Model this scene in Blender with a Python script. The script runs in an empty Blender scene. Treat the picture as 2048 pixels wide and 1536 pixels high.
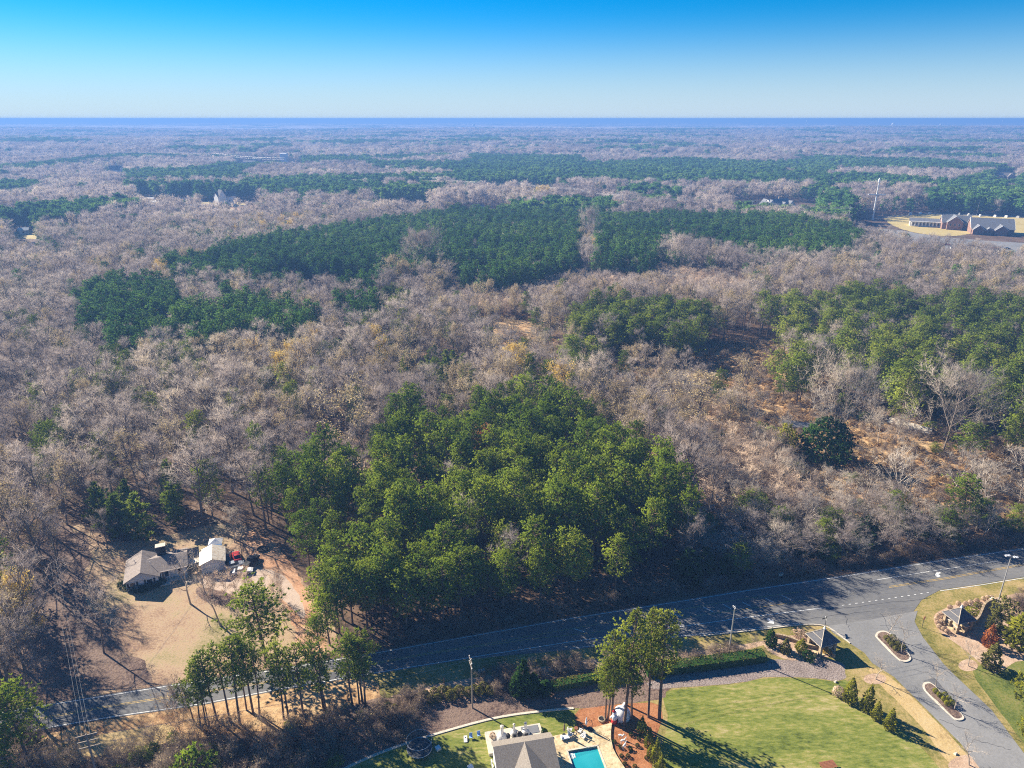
import bpy, math, random
import numpy as np
from mathutils import Vector, Matrix, geometry
R = math.radians
S = bpy.context.scene
C = S.collection
# ------------------------------------------------------------------ camera, sky, sun, exposure
CAMH, FPX, PITCH = 100.0, 1420.0, R(20.5)
cp, sp = math.cos(PITCH), math.sin(PITCH)
cam = bpy.data.cameras.new('camera'); cam.sensor_width = 36; cam.lens = 36*FPX/2048
cam.clip_start = 0.5; cam.clip_end = 90000
cam_o = bpy.data.objects.new('camera', cam); C.objects.link(cam_o); S.camera = cam_o
cam_o.location = (0, 0, CAMH); cam_o.rotation_euler = (R(90)-PITCH, 0, R(0.0))
SUN_EL, SUN_AZ = R(29), R(-55)            # azimuth from +Y, negative = to the left
W = bpy.data.worlds.new('World'); S.world = W; W.use_nodes = True
wn = W.node_tree.nodes; wl = W.node_tree.links; wn.clear()
sky = wn.new('ShaderNodeTexSky'); sky.sky_type = 'NISHITA'; sky.sun_disc = False
sky.sun_elevation = SUN_EL; sky.sun_rotation = SUN_AZ; sky.altitude = 1500
sky.air_density = 1.0; sky.dust_density = 0.1; sky.ozone_density = 6.0
hs = wn.new('ShaderNodeHueSaturation'); hs.inputs['Saturation'].default_value = 1.2; hs.inputs['Value'].default_value = 0.9
bg = wn.new('ShaderNodeBackground'); bg.inputs['Strength'].default_value = 0.05
wo = wn.new('ShaderNodeOutputWorld')
wt = wn.new('ShaderNodeMix'); wt.data_type = 'RGBA'; wt.blend_type = 'MULTIPLY'; wt.inputs[0].default_value = 1; wt.inputs[7].default_value = (.60, .90, 1.04, 1)
wl.new(sky.outputs[0], wt.inputs[6]); wl.new(wt.outputs[2], hs.inputs['Color'])
tcw = wn.new('ShaderNodeTexCoord'); spz = wn.new('ShaderNodeSeparateXYZ'); wl.new(tcw.outputs['Generated'], spz.inputs[0])   # pale haze band round the whole horizon
mrz = wn.new('ShaderNodeMapRange'); mrz.interpolation_type = 'SMOOTHERSTEP'; mrz.inputs[1].default_value = -.03; mrz.inputs[2].default_value = .14; mrz.inputs[3].default_value = .92; mrz.inputs[4].default_value = 0
wl.new(spz.outputs[2], mrz.inputs[0]); mz = wn.new('ShaderNodeMix'); mz.data_type = 'RGBA'; mz.inputs[7].default_value = (4.3, 5.15, 6.1, 1)
wl.new(mrz.outputs[0], mz.inputs[0]); wl.new(hs.outputs[0], mz.inputs[6]); wl.new(mz.outputs[2], bg.inputs['Color']); wl.new(bg.outputs[0], wo.inputs['Surface'])
sl = bpy.data.lights.new('sun', 'SUN'); sl.energy = 5.0; sl.angle = R(0.5); sl.color = (1.0, 0.90, 0.74)
so = bpy.data.objects.new('sun', sl); C.objects.link(so); so.location = (-200, 150, 200)
sd = Vector((math.sin(SUN_AZ)*math.cos(SUN_EL), math.cos(SUN_AZ)*math.cos(SUN_EL), math.sin(SUN_EL)))
so.rotation_euler = sd.to_track_quat('Z', 'Y').to_euler()
S.view_settings.view_transform = 'Standard'; S.view_settings.look = 'None'
S.view_settings.exposure = 1.52; S.view_settings.gamma = 1.0; S.view_settings.use_curve_mapping = False
S.render.engine = 'CYCLES'
S.cycles.max_bounces = 4; S.cycles.diffuse_bounces = 2; S.cycles.glossy_bounces = 1
S.cycles.transmission_bounces = 2; S.cycles.volume_bounces = 0; S.cycles.transparent_max_bounces = 4
S.cycles.use_denoising = False; S.cycles.filter_width = 1.1; S.cycles.caustics_reflective = False; S.cycles.caustics_refractive = False
# ------------------------------------------------------------------ helpers
def G(px, py, z=0.0):
    """place on the level z seen at this spot of the 2048x1536 photograph"""
    u = (px-1024)/FPX; v = (py-768)/FPX; k = (CAMH-z)/(sp+cp*v)
    return (u*k, (cp-sp*v)*k)
def PX(x, y, z):
    d = y*cp+(CAMH-z)*sp; v = (-y*sp+(CAMH-z)*cp)/d
    return 1024+FPX*x/d, 768+FPX*v
def hgt(by, ty):
    """height of a thing whose foot is seen at row by and whose top at row ty"""
    X = G(1024, by)[1]; v = (ty-768)/FPX
    return CAMH - X*(v*cp+sp)/(cp-v*sp)
def tag(o, label=None, cat=None, group=None, kind=None):
    if label: o['label'] = label
    if cat: o['category'] = cat
    if group: o['group'] = group
    if kind: o['kind'] = kind
    return o
def thing(name, label, cat, loc=(0, 0, 0), rz=0.0, group=None):
    o = bpy.data.objects.new(name, None); C.objects.link(o); o.empty_display_size = 0.5
    o.location = loc; o.rotation_euler = (0, 0, rz)
    return tag(o, label, cat, group)
def hash2(ix, iy, s):
    h = (ix.astype(np.int64)*374761393 + iy.astype(np.int64)*668265263 + s*1442695041) & 0x7fffffff
    h = ((h ^ (h >> 13))*1274126177) & 0x7fffffff
    return ((h ^ (h >> 16)) & 0xffff)/65535.0
def vnoise(x, y, s=0):
    x = np.asarray(x, float); y = np.asarray(y, float)
    ix = np.floor(x); iy = np.floor(y); fx = x-ix; fy = y-iy
    fx = fx*fx*(3-2*fx); fy = fy*fy*(3-2*fy)
    a = hash2(ix, iy, s); b = hash2(ix+1, iy, s); c = hash2(ix, iy+1, s); d = hash2(ix+1, iy+1, s)
    return (a*(1-fx)+b*fx)*(1-fy)+(c*(1-fx)+d*fx)*fy
def terrain(x, y):
    x = np.asarray(x, float); y = np.asarray(y, float)
    d = np.hypot(x, y); t = np.clip((d-950)/2600, 0, 1); t = t*t*(3-2*t)
    return t*(26*vnoise(x/1500, y/1100, 3)+10*vnoise(x/520, y/420, 5))
def inpoly(px, py, poly):
    px = np.asarray(px, float); py = np.asarray(py, float); r = np.zeros(px.shape, bool)
    n = len(poly)
    for i in range(n):
        x1, y1 = poly[i]; x2, y2 = poly[(i+1) % n]
        if y1 == y2: continue
        c = ((y1 > py) != (y2 > py)) & (px < (x2-x1)*(py-y1)/(y2-y1)+x1)
        r ^= c
    return r
# ------------------------------------------------------------------ materials
M = {}
def _nt(name):
    m = bpy.data.materials.new(name); m.use_nodes = True
    nt = m.node_tree; nt.nodes.clear(); M[name] = m
    return m, nt, nt.nodes, nt.links
def _ramp(N, cols):
    r = N.new('ShaderNodeValToRGB'); e = r.color_ramp.elements
    n = len(cols)
    pos = [c[0] if len(c) == 2 else i/(n-1) for i, c in enumerate(cols)]
    cs = [c[1] if len(c) == 2 else c for c in cols]
    e[0].position = pos[0]; e[0].color = (*cs[0], 1); e[1].position = pos[-1]; e[1].color = (*cs[-1], 1)
    for p_, c_ in list(zip(pos, cs))[1:-1]:
        k = e.new(p_); k.color = (*c_, 1)
    return r
def ground_mat(name, cols, big=0.03, fine=1.2, mixf=0.5, bump=0.25, rough=0.95, stretch=None):
    """large patches and fine grain of several soil or grass colours, in world metres"""
    m, nt, N, L = _nt(name)
    g = N.new('ShaderNodeNewGeometry'); src = g.outputs['Position']
    if stretch:
        mp = N.new('ShaderNodeMapping'); mp.inputs['Rotation'].default_value = (0, 0, stretch[0]); mp.inputs['Scale'].default_value = (stretch[1], 1, 1)
        L.new(src, mp.inputs[0]); src = mp.outputs[0]
    a = N.new('ShaderNodeTexNoise'); a.inputs['Scale'].default_value = big; a.inputs['Detail'].default_value = 5; a.inputs['Roughness'].default_value = .65
    b = N.new('ShaderNodeTexNoise'); b.inputs['Scale'].default_value = fine; b.inputs['Detail'].default_value = 6; b.inputs['Roughness'].default_value = .75
    L.new(src, a.inputs['Vector']); L.new(src, b.inputs['Vector'])
    mx = N.new('ShaderNodeMix'); mx.inputs[0].default_value = mixf
    L.new(a.outputs[0], mx.inputs[2]); L.new(b.outputs[0], mx.inputs[3])
    r = _ramp(N, cols); mr = N.new('ShaderNodeMapRange'); mr.inputs[1].default_value = .39; mr.inputs[2].default_value = .61
    L.new(mx.outputs[0], mr.inputs[0]); L.new(mr.outputs[0], r.inputs[0])
    bs = N.new('ShaderNodeBsdfPrincipled'); bs.inputs['Roughness'].default_value = rough; bs.inputs['Specular IOR Level'].default_value = .15
    bp = N.new('ShaderNodeBump'); bp.inputs['Strength'].default_value = bump; bp.inputs['Distance'].default_value = .3
    L.new(b.outputs[0], bp.inputs['Height']); L.new(bp.outputs[0], bs.inputs['Normal']); L.new(r.outputs[0], bs.inputs['Base Color'])
    o = N.new('ShaderNodeOutputMaterial'); L.new(bs.outputs[0], o.inputs[0]); return m
def leaf_mat(name, cols, sc=.35, trans=.25, rand=.45, world=.35):
    m, nt, N, L = _nt(name)
    tc = N.new('ShaderNodeTexCoord'); oi = N.new('ShaderNodeObjectInfo')
    a = N.new('ShaderNodeTexNoise'); a.inputs['Scale'].default_value = sc; a.inputs['Detail'].default_value = 3
    L.new(tc.outputs['Object'], a.inputs['Vector'])
    mx = N.new('ShaderNodeMix'); mx.inputs[0].default_value = rand
    mr = N.new('ShaderNodeMapRange'); mr.inputs[1].default_value = .3; mr.inputs[2].default_value = .7
    L.new(a.outputs[0], mr.inputs[0]); L.new(mr.outputs[0], mx.inputs[2]); L.new(oi.outputs['Random'], mx.inputs[3])
    ge = N.new('ShaderNodeNewGeometry'); wn_ = N.new('ShaderNodeTexNoise'); wn_.inputs['Scale'].default_value = .011; wn_.inputs['Detail'].default_value = 4
    L.new(ge.outputs['Position'], wn_.inputs['Vector']); wm = N.new('ShaderNodeMapRange'); wm.inputs[1].default_value = .36; wm.inputs[2].default_value = .64; L.new(wn_.outputs[0], wm.inputs[0])
    m2 = N.new('ShaderNodeMix'); m2.inputs[0].default_value = world; L.new(mx.outputs[0], m2.inputs[2]); L.new(wm.outputs[0], m2.inputs[3])
    r = _ramp(N, cols); L.new(m2.outputs[0], r.inputs[0])
    d = N.new('ShaderNodeBsdfDiffuse'); t = N.new('ShaderNodeBsdfTranslucent'); s = N.new('ShaderNodeMixShader'); s.inputs[0].default_value = trans
    L.new(r.outputs[0], d.inputs[0]); L.new(r.outputs[0], t.inputs[0]); L.new(d.outputs[0], s.inputs[1]); L.new(t.outputs[0], s.inputs[2])
    o = N.new('ShaderNodeOutputMaterial'); L.new(s.outputs[0], o.inputs[0]); return m
def mat(name, col, rough=.7, var=.18, sc=1.5, metal=0.0, spec=.3, bump=0.0, cols=None):
    m, nt, N, L = _nt(name)
    tc = N.new('ShaderNodeTexCoord'); a = N.new('ShaderNodeTexNoise'); a.inputs['Scale'].default_value = sc; a.inputs['Detail'].default_value = 6
    a.inputs['Roughness'].default_value = .7
    L.new(tc.outputs['Object'], a.inputs['Vector'])
    mr = N.new('ShaderNodeMapRange'); mr.inputs[1].default_value = .3; mr.inputs[2].default_value = .7; L.new(a.outputs[0], mr.inputs[0])
    lo = tuple(c*(1-var) for c in col); hi = tuple(min(1, c*(1+var)) for c in col)
    r = _ramp(N, cols or [lo, hi]); L.new(mr.outputs[0], r.inputs[0])
    bs = N.new('ShaderNodeBsdfPrincipled'); bs.inputs['Roughness'].default_value = rough; bs.inputs['Metallic'].default_value = metal
    bs.inputs['Specular IOR Level'].default_value = spec; L.new(r.outputs[0], bs.inputs['Base Color'])
    if bump:
        bp = N.new('ShaderNodeBump'); bp.inputs['Strength'].default_value = bump; bp.inputs['Distance'].default_value = .05
        L.new(a.outputs[0], bp.inputs['Height']); L.new(bp.outputs[0], bs.inputs['Normal'])
    o = N.new('ShaderNodeOutputMaterial'); L.new(bs.outputs[0], o.inputs[0]); return m
def tile_mat(name, col, mortar, bw, bh, var=.25, rough=.85, swap=False):
    """brick or shingle courses too small in the picture to pick apart"""
    m, nt, N, L = _nt(name)
    tc = N.new('ShaderNodeTexCoord'); sx = N.new('ShaderNodeSeparateXYZ'); L.new(tc.outputs['Object'], sx.inputs[0])
    ad = N.new('ShaderNodeMath'); ad.operation = 'ADD'; L.new(sx.outputs[0], ad.inputs[0]); L.new(sx.outputs[1], ad.inputs[1])
    cb = N.new('ShaderNodeCombineXYZ'); L.new(ad.outputs[0], cb.inputs[0]); L.new(sx.outputs[1 if swap else 2], cb.inputs[1])
    b = N.new('ShaderNodeTexBrick'); b.inputs['Scale'].default_value = 1; b.inputs['Brick Width'].default_value = bw; b.inputs['Row Height'].default_value = bh
    b.inputs['Mortar Size'].default_value = bh*.08
    b.inputs['Color1'].default_value = (*[c*(1-var) for c in col], 1); b.inputs['Color2'].default_value = (*[min(1, c*(1+var)) for c in col], 1)
    b.inputs['Mortar'].default_value = (*mortar, 1); L.new(cb.outputs[0], b.inputs['Vector'])
    a = N.new('ShaderNodeTexNoise'); a.inputs['Scale'].default_value = .8; a.inputs['Detail'].default_value = 5; L.new(tc.outputs['Object'], a.inputs['Vector'])
    mr = N.new('ShaderNodeMapRange'); mr.inputs[1].default_value = .3; mr.inputs[2].default_value = .7; mr.inputs[3].default_value = .75; mr.inputs[4].default_value = 1.2; L.new(a.outputs[0], mr.inputs[0])
    mu = N.new('ShaderNodeMix'); mu.data_type = 'RGBA'; mu.blend_type = 'MULTIPLY'; mu.inputs[0].default_value = 1
    L.new(b.outputs[0], mu.inputs[6]); L.new(mr.outputs[0], mu.inputs[7])
    bs = N.new('ShaderNodeBsdfPrincipled'); bs.inputs['Roughness'].default_value = rough; bs.inputs['Specular IOR Level'].default_value = .2
    L.new(mu.outputs[2], bs.inputs['Base Color']); o = N.new('ShaderNodeOutputMaterial'); L.new(bs.outputs[0], o.inputs[0]); return m

ground_mat('forest_floor', [(.05, .034, .027), (.09, .06, .042), (.15, .095, .062), (.21, .14, .095)], .05, .8, .5, .5)
ground_mat('dry_grass', [(.20, .125, .09), (.31, .205, .13), (.40, .285, .185), (.33, .26, .14), (.22, .19, .08)], .07, 2.2, .45, .3)
ground_mat('lawn', [(.06, .08, .014), (.12, .15, .026), (.18, .20, .04), (.27, .25, .075), (.37, .31, .15)], .11, 1.6, .5, .3, stretch=(R(-8), .35))
ground_mat('lawn_green', [(.05, .07, .016), (.10, .13, .025), (.16, .17, .04), (.22, .19, .07)], .14, 2.0, .5, .3)
ground_mat('verge', [(.10, .10, .025), (.19, .17, .045), (.31, .24, .09), (.40, .29, .14)], .16, 1.8, .45, .3)
ground_mat('tan_verge', [(.30, .20, .09), (.46, .33, .15), (.50, .38, .20)], .2, 2, .5, .3)
ground_mat('broomsedge', [(.20, .10, .05), (.38, .23, .11), (.54, .36, .19), (.48, .35, .19)], .06, .7, .5, .8)
ground_mat('red_dirt', [(.34, .17, .09), (.47, .27, .16), (.52, .34, .22)], .15, 1.5, .5, .3)
ground_mat('gravel', [(.36, .27, .21), (.48, .38, .31), (.42, .31, .23)], .3, 2.5, .5, .3)
ground_mat('leaf_bank', [(.07, .045, .04), (.15, .10, .08), (.24, .17, .13), (.11, .075, .06)], .2, 1.8, .6, .8)
ground_mat('stone_mulch', [(.15, .115, .10), (.28, .225, .20), (.38, .32, .29)], .3, 3.2, .75, .9)
ground_mat('pine_straw', [(.20, .075, .03), (.36, .15, .065), (.42, .20, .10)], .3, 2.5, .5, .5)
ground_mat('pale_mulch', [(.30, .20, .13), (.46, .32, .22), (.52, .40, .30)], .3, 2.5, .5, .4)
ground_mat('yellow_field', [(.36, .28, .11), (.48, .38, .15), (.44, .36, .18)], .02, .3, .5, .1)
ground_mat('asphalt', [(.10, .10, .105), (.135, .135, .138), (.165, .162, .158), (.20, .195, .19)], .07, 2.5, .45, .12, .88, stretch=(R(-18), .3))
ground_mat('drive_asphalt', [(.17, .17, .17), (.215, .213, .21), (.26, .255, .25)], .06, 2.0, .45, .1, .88)
ground_mat('water_edge', [(.3, .3, .3), (.4, .4, .4)], .1, 1)
ground_mat('flagstone', [(.40, .29, .16), (.58, .46, .28), (.66, .55, .36)], .5, 2.0, .55, .3)
ground_mat('far_woods', [(.04, .10, .06), (.10, .14, .09), (.50, .41, .37), (.62, .52, .46), (.70, .60, .50)], .0022, .011, .5, .3)
mat('white_line', (.68, .68, .66), .6, .25, 3); mat('yellow_line', (.50, .34, .10), .6, .25, 3)
mat('crack_seal', (.045, .045, .05), .7, .3, 3); mat('concrete', (.55, .49, .40), .8, .2, 2)
mat('bark', (.20, .16, .13), .9, .35, 2, bump=.3); mat('pine_bark', (.17, .115, .08), .9, .35, 2, bump=.3)
mat('pale_bark', (.40, .34, .28), .85, .3, 2)
leaf_mat('pine_needles', [(.06, .115, .014), (.17, .25, .025), (.35, .42, .045), (.55, .56, .08)], .35, .35, .5)
leaf_mat('plantation_needles', [(.04, .11, .022), (.11, .23, .045), (.27, .40, .07)], .3, .3, .55)
leaf_mat('olive_needles', [(.07, .12, .018), (.21, .275, .034), (.41, .43, .07)], .4, .3, .5)
leaf_mat('bright_needles', [(.12, .17, .02), (.26, .31, .035), (.42, .43, .07)], .5, .35, .35)
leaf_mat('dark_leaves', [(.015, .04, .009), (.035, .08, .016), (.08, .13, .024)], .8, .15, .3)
leaf_mat('box_leaves', [(.10, .10, .025), (.20, .19, .05), (.28, .26, .08)], .8, .2, .5)
leaf_mat('lime_leaves', [(.14, .16, .015), (.28, .28, .03), (.42, .38, .05)], .8, .35, .4)
leaf_mat('twigs', [(.26, .215, .20), (.44, .37, .335), (.61, .52, .45), (.80, .68, .49)], .08, 0.4, .7, .5)
leaf_mat('dark_twigs', [(.12, .085, .075), (.22, .165, .14), (.33, .26, .21), (.42, .32, .22)], .1, .3, .7)
leaf_mat('pale_twigs', [(.42, .36, .30), (.56, .49, .41), (.50, .40, .30)], .08, 0.35, .6)
leaf_mat('red_twigs', [(.50, .36, .27), (.66, .51, .38), (.76, .64, .49)], .1, .35, .7)
leaf_mat('tan_leaves', [(.40, .30, .15), (.54, .43, .23), (.62, .50, .28)], .3, .3, .5)
leaf_mat('yellow_leaves', [(.62, .42, .08), (.78, .56, .13), (.80, .64, .25)], .3, .35, .3)
leaf_mat('orange_leaves', [(.36, .12, .04), (.50, .20, .07), (.55, .26, .11)], .3, .3, .3)
leaf_mat('sedge', [(.34, .20, .10), (.52, .35, .18), (.64, .49, .28)], .3, .3, .7)
mat('grey_shingle', (.25, .205, .185), .9, .22, 2.2, cols=[(.15, .125, .12), (.25, .21, .19), (.32, .27, .24)])
mat('tan_shingle', (.30, .26, .20), .9, .2, 5, cols=[(.14, .125, .105), (.23, .20, .17), (.31, .275, .235)])
mat('dark_shingle', (.10, .10, .11), .9, .3, 4)
tile_mat('red_brick', (.25, .135, .10), (.35, .28, .24), .5, .2, .25)
tile_mat('stone_block', (.40, .30, .19), (.20, .16, .12), .5, .25, .3)
mat('white_paint', (.78, .77, .74), .6, .06, 1); mat('white_siding', (.62, .62, .63), .7, .08, 2)
mat('grey_roof', (.17, .175, .19), .7, .15, .5); mat('tin_roof', (.72, .64, .52), .45, .3, 1.2, .2, cols=[(.42, .30, .20), (.70, .62, .50), (.78, .74, .66)])
mat('dark_glass', (.025, .03, .04), .15, .2, 1, spec=.6); mat('black', (.02, .02, .022), .6, .3, 2)
mat('dark_metal', (.06, .065, .07), .5, .2, 2, .5); mat('galvanised', (.5, .5, .5), .4, .15, 2, .5)
mat('wood', (.26, .18, .11), .8, .3, 2); mat('pole_wood', (.30, .25, .20), .85, .25, 1.5); mat('pale_timber', (.36, .31, .25), .8, .2, 2)
mat('red_paint', (.45, .02, .02), .35, .15, 2, spec=.6); mat('silver_paint', (.5, .52, .54), .3, .1, 2, .5, .6)
mat('black_paint', (.02, .022, .026), .3, .2, 2, spec=.6); mat('tyre', (.02, .02, .02), .9, .2, 5)
mat('wire', (.26, .26, .26), .5, .1, 1, .3); mat('blue_cloth', (.25, .42, .75), .8, .2, 2); mat('white_cloth', (.8, .8, .8), .7, .05, 2)
mat('plaster', (.66, .63, .58), .8, .15, 3); mat('net', (.03, .035, .045), .8, .5, 2)
mat('rust', (.25, .10, .05), .9, .3, 3); mat('white_light_panel', (.8, .8, .8), .3, .05, 2)
# ------------------------------------------------------------------ mesh builder
class MB:
    def __init__(s): s.v = []; s.f = []; s.m = []; s.mi = 0
    def add(s, vs, fs):
        b = len(s.v); s.v += [tuple(p) for p in vs]; s.f += [tuple(i+b for i in f) for f in fs]; s.m += [s.mi]*len(fs); return s
    def box(s, cx, cy, cz, sx, sy, sz, rz=0.0, taper=1.0, rx=0.0, ry=0.0):
        c, n = math.cos(rz), math.sin(rz); vs = []
        mt = Matrix.Rotation(rz, 3, 'Z') @ Matrix.Rotation(ry, 3, 'Y') @ Matrix.Rotation(rx, 3, 'X')
        for k in (-1, 1):
            t = taper if k > 0 else 1
            for a, b in ((-1, -1), (1, -1), (1, 1), (-1, 1)):
                q = mt @ Vector((a*sx*t/2, b*sy*t/2, k*sz/2)); vs.append((cx+q.x, cy+q.y, cz+q.z))
        return s.add(vs, [(3, 2, 1, 0), (4, 5, 6, 7), (0, 1, 5, 4), (1, 2, 6, 5), (2, 3, 7, 6), (3, 0, 4, 7)])
    def tube(s, pts, rad, n=6, cap=True):
        pts = [Vector(p) for p in pts]
        if not hasattr(rad, '__len__'): rad = [rad]*len(pts)
        vs = []; k = len(pts)
        for i, p in enumerate(pts):
            d = (pts[min(i+1, k-1)]-pts[max(i-1, 0)]).normalized()
            a = Vector((0, 0, 1)) if abs(d.z) < .9 else Vector((1, 0, 0))
            u = d.cross(a).normalized(); w = d.cross(u)
            for j in range(n):
                t = 2*math.pi*j/n; vs.append(p+(u*math.cos(t)+w*math.sin(t))*rad[i])
        fs = [(i*n+j, i*n+(j+1) % n, (i+1)*n+(j+1) % n, (i+1)*n+j) for i in range(k-1) for j in range(n)]
        if cap: fs += [tuple(range(n))[::-1], tuple((k-1)*n+j for j in range(n))]
        return s.add(vs, fs)
    def lathe(s, cx, cy, prof, n=16, sx=1.0, sy=1.0):
        vs = [(cx+r*sx*math.cos(2*math.pi*j/n), cy+r*sy*math.sin(2*math.pi*j/n), z) for r, z in prof for j in range(n)]
        k = len(prof); fs = [(i*n+j, i*n+(j+1) % n, (i+1)*n+(j+1) % n, (i+1)*n+j) for i in range(k-1) for j in range(n)]
        fs += [tuple(range(n))[::-1], tuple((k-1)*n+j for j in range(n))]
        return s.add(vs, fs)
    def prism(s, poly, z0, z1):
        n = len(poly); tr = geometry.tessellate_polygon([[Vector((x, y, 0)) for x, y in poly]])
        a = sum(poly[i][0]*poly[(i+1) % n][1]-poly[(i+1) % n][0]*poly[i][1] for i in range(n))
        vs = [(x, y, z0) for x, y in poly]+[(x, y, z1) for x, y in poly]
        def up(t):
            (x1, y1), (x2, y2), (x3, y3) = (poly[i] for i in t)
            return t if (x2-x1)*(y3-y1)-(x3-x1)*(y2-y1) > 0 else t[::-1]
        fs = [tuple(i+n for i in up(tuple(t))) for t in tr]
        for i in range(n):
            j = (i+1) % n; q = (i, j, n+j, n+i); fs.append(q if a > 0 else q[::-1])
        return s.add(vs, fs)
    def sheet(s, poly, z):
        tr = geometry.tessellate_polygon([[Vector((x, y, 0)) for x, y in poly]])
        fs = []
        for t in tr:
            (x1, y1), (x2, y2), (x3, y3) = (poly[i] for i in t)
            fs.append(tuple(t) if (x2-x1)*(y3-y1)-(x3-x1)*(y2-y1) > 0 else tuple(t)[::-1])
        return s.add([(x, y, z) for x, y in poly], fs)
    def obj(s, name, mats, parent=None, loc=None, rz=None, smooth=False):
        me = bpy.data.meshes.new(name); me.from_pydata(s.v, [], s.f)
        for q in (mats if isinstance(mats, (list, tuple)) else [mats]): me.materials.append(M[q])
        if any(s.m): me.polygons.foreach_set('material_index', s.m)
        if smooth: me.polygons.foreach_set('use_smooth', [True]*len(s.f))
        me.update(); o = bpy.data.objects.new(name, me); C.objects.link(o)
        if parent: o.parent = parent
        if loc: o.location = loc
        if rz: o.rotation_euler = (0, 0, rz)
        return o
def copy_tree(o, loc, rz=0, label=None, group=None, scale=None):
    r = o.copy(); C.objects.link(r); r.location = loc; r.rotation_euler = (0, 0, rz)
    if label: r['label'] = label
    if group: r['group'] = group
    if scale: r.scale = scale
    def kids(a, b):
        for ch in a.children:
            c = ch.copy(); C.objects.link(c); c.parent = b; kids(ch, c)
    kids(o, r); return r
def ragged(pts, step=2.0, amp=.35, seed=0, closed=True):
    """polygon in world metres with an uneven natural edge"""
    out = []; n = len(pts)
    for i in range(n if closed else n-1):
        a = pts[i]; b = pts[(i+1) % n]; L = math.hypot(b[0]-a[0], b[1]-a[1]); k = max(1, min(60, int(L/step)))
        for j in range(k):
            t = j/k; x = a[0]+(b[0]-a[0])*t; y = a[1]+(b[1]-a[1])*t
            d = (float(vnoise(x*.6+seed*7, y*.6, seed))-.5)*2*amp; e = (float(vnoise(x*.6+50, y*.6+seed*3, seed+9))-.5)*2*amp
            out.append((x+d, y+e))
    if not closed: out.append(pts[-1])
    return out
def smooth_poly(pts, it=2, closed=True):
    for _ in range(it):
        q = []; n = len(pts)
        for i in range(n if closed else n-1):
            a = pts[i]; b = pts[(i+1) % n]
            q += [(a[0]*.75+b[0]*.25, a[1]*.75+b[1]*.25), (a[0]*.25+b[0]*.75, a[1]*.25+b[1]*.75)]
        if not closed: q = [pts[0]]+q+[pts[-1]]
        pts = q
    return pts
def Gs(l, z=0): return [G(x, y, z) for x, y in l]
def ground_sheet(name, pxs, z, material, sm=1, amp=.35, seed=1):
    w = Gs(pxs)
    if sm: w = smooth_poly(w, sm)
    w = ragged(w, 1.5, amp, seed) if amp else w
    o = MB().sheet(w, z).obj(name, material); tag(o, kind='structure'); return o
def strip(mb, pts, w, z):
    """painted or paved band of width w along world points"""
    for i in range(len(pts)-1):
        a, b = Vector(pts[i]), Vector(pts[i+1]); d = (b-a).normalized(); n = Vector((-d.y, d.x))*w/2
        mb.add([(*(a-n), z), (*(b-n), z), (*(b+n), z), (*(a+n), z)], [(0, 1, 2, 3)])
    return mb
def lerp_line(pts, n):
    """n+1 points evenly along a polyline"""
    L = [0]
    for i in range(1, len(pts)): L.append(L[-1]+math.hypot(pts[i][0]-pts[i-1][0], pts[i][1]-pts[i-1][1]))
    out = []
    for k in range(n+1):
        t = L[-1]*k/n; i = 1
        while i < len(L)-1 and L[i] < t: i += 1
        f = (t-L[i-1])/max(1e-9, L[i]-L[i-1]); out.append((pts[i-1][0]+(pts[i][0]-pts[i-1][0])*f, pts[i-1][1]+(pts[i][1]-pts[i-1][1])*f))
    return out
# ------------------------------------------------------------------ ground, far land, haze
def build_land():
    n = 144; radii = [0, 60, 200, 500, 800, 950]+list(np.geomspace(1100, 32000, 56))
    vs = []
    for r in radii:
        a = np.arange(n)*2*math.pi/n; x = r*np.cos(a); y = r*np.sin(a); z = terrain(x, y)
        vs += list(zip(x.tolist(), y.tolist(), z.tolist()))
    k = len(radii); fs = [(i*n+j, (i+1)*n+j, (i+1)*n+(j+1) % n, i*n+(j+1) % n) for i in range(k-1) for j in range(n)]
    mb = MB(); mb.v = vs; mb.f = fs; mb.m = [0]*len(fs)
    tag(mb.obj('ground', 'forest_floor', smooth=True), kind='structure')
    na, nr = 560, 190
    aa = np.linspace(R(90-52), R(90+52), na); rr = np.geomspace(4300, 31000, nr)
    A, RR = np.meshgrid(aa, rr); x = RR*np.cos(A); y = RR*np.sin(A)
    z = terrain(x, y)+7+9*vnoise(x/38, y/60, 11)+7*vnoise(x/150, y/260, 12)
    z[0, :] = 4
    vs = np.stack([x.ravel(), y.ravel(), z.ravel()], 1).tolist()
    fs = [(i*na+j+1, i*na+j, (i+1)*na+j, (i+1)*na+j+1) for i in range(nr-1) for j in range(na-1)]
    fs = [f[::-1] for f in fs]
    mb = MB(); mb.v = vs; mb.f = fs; mb.m = [0]*len(fs)
    o = mb.obj('distant_woods', 'far_woods')
    tag(o, 'unbroken winter woods fading into blue haze towards the horizon', 'woods', kind='stuff')
build_land()
def build_haze():
    m, nt, N, L = _nt('haze')
    v = N.new('ShaderNodeVolumePrincipled'); v.inputs['Color'].default_value = (.16, .34, .74, 1)
    v.inputs['Density'].default_value = 3.4e-4; v.inputs['Anisotropy'].default_value = .1
    o = N.new('ShaderNodeOutputMaterial'); L.new(v.outputs[0], o.inputs['Volume'])
    h = MB().box(0, 0, 50.6, 66000, 66000, 103.2).obj('haze', 'haze')
    tag(h, 'pale blue winter haze lying over the whole landscape', 'haze', kind='stuff')
build_haze()
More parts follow.
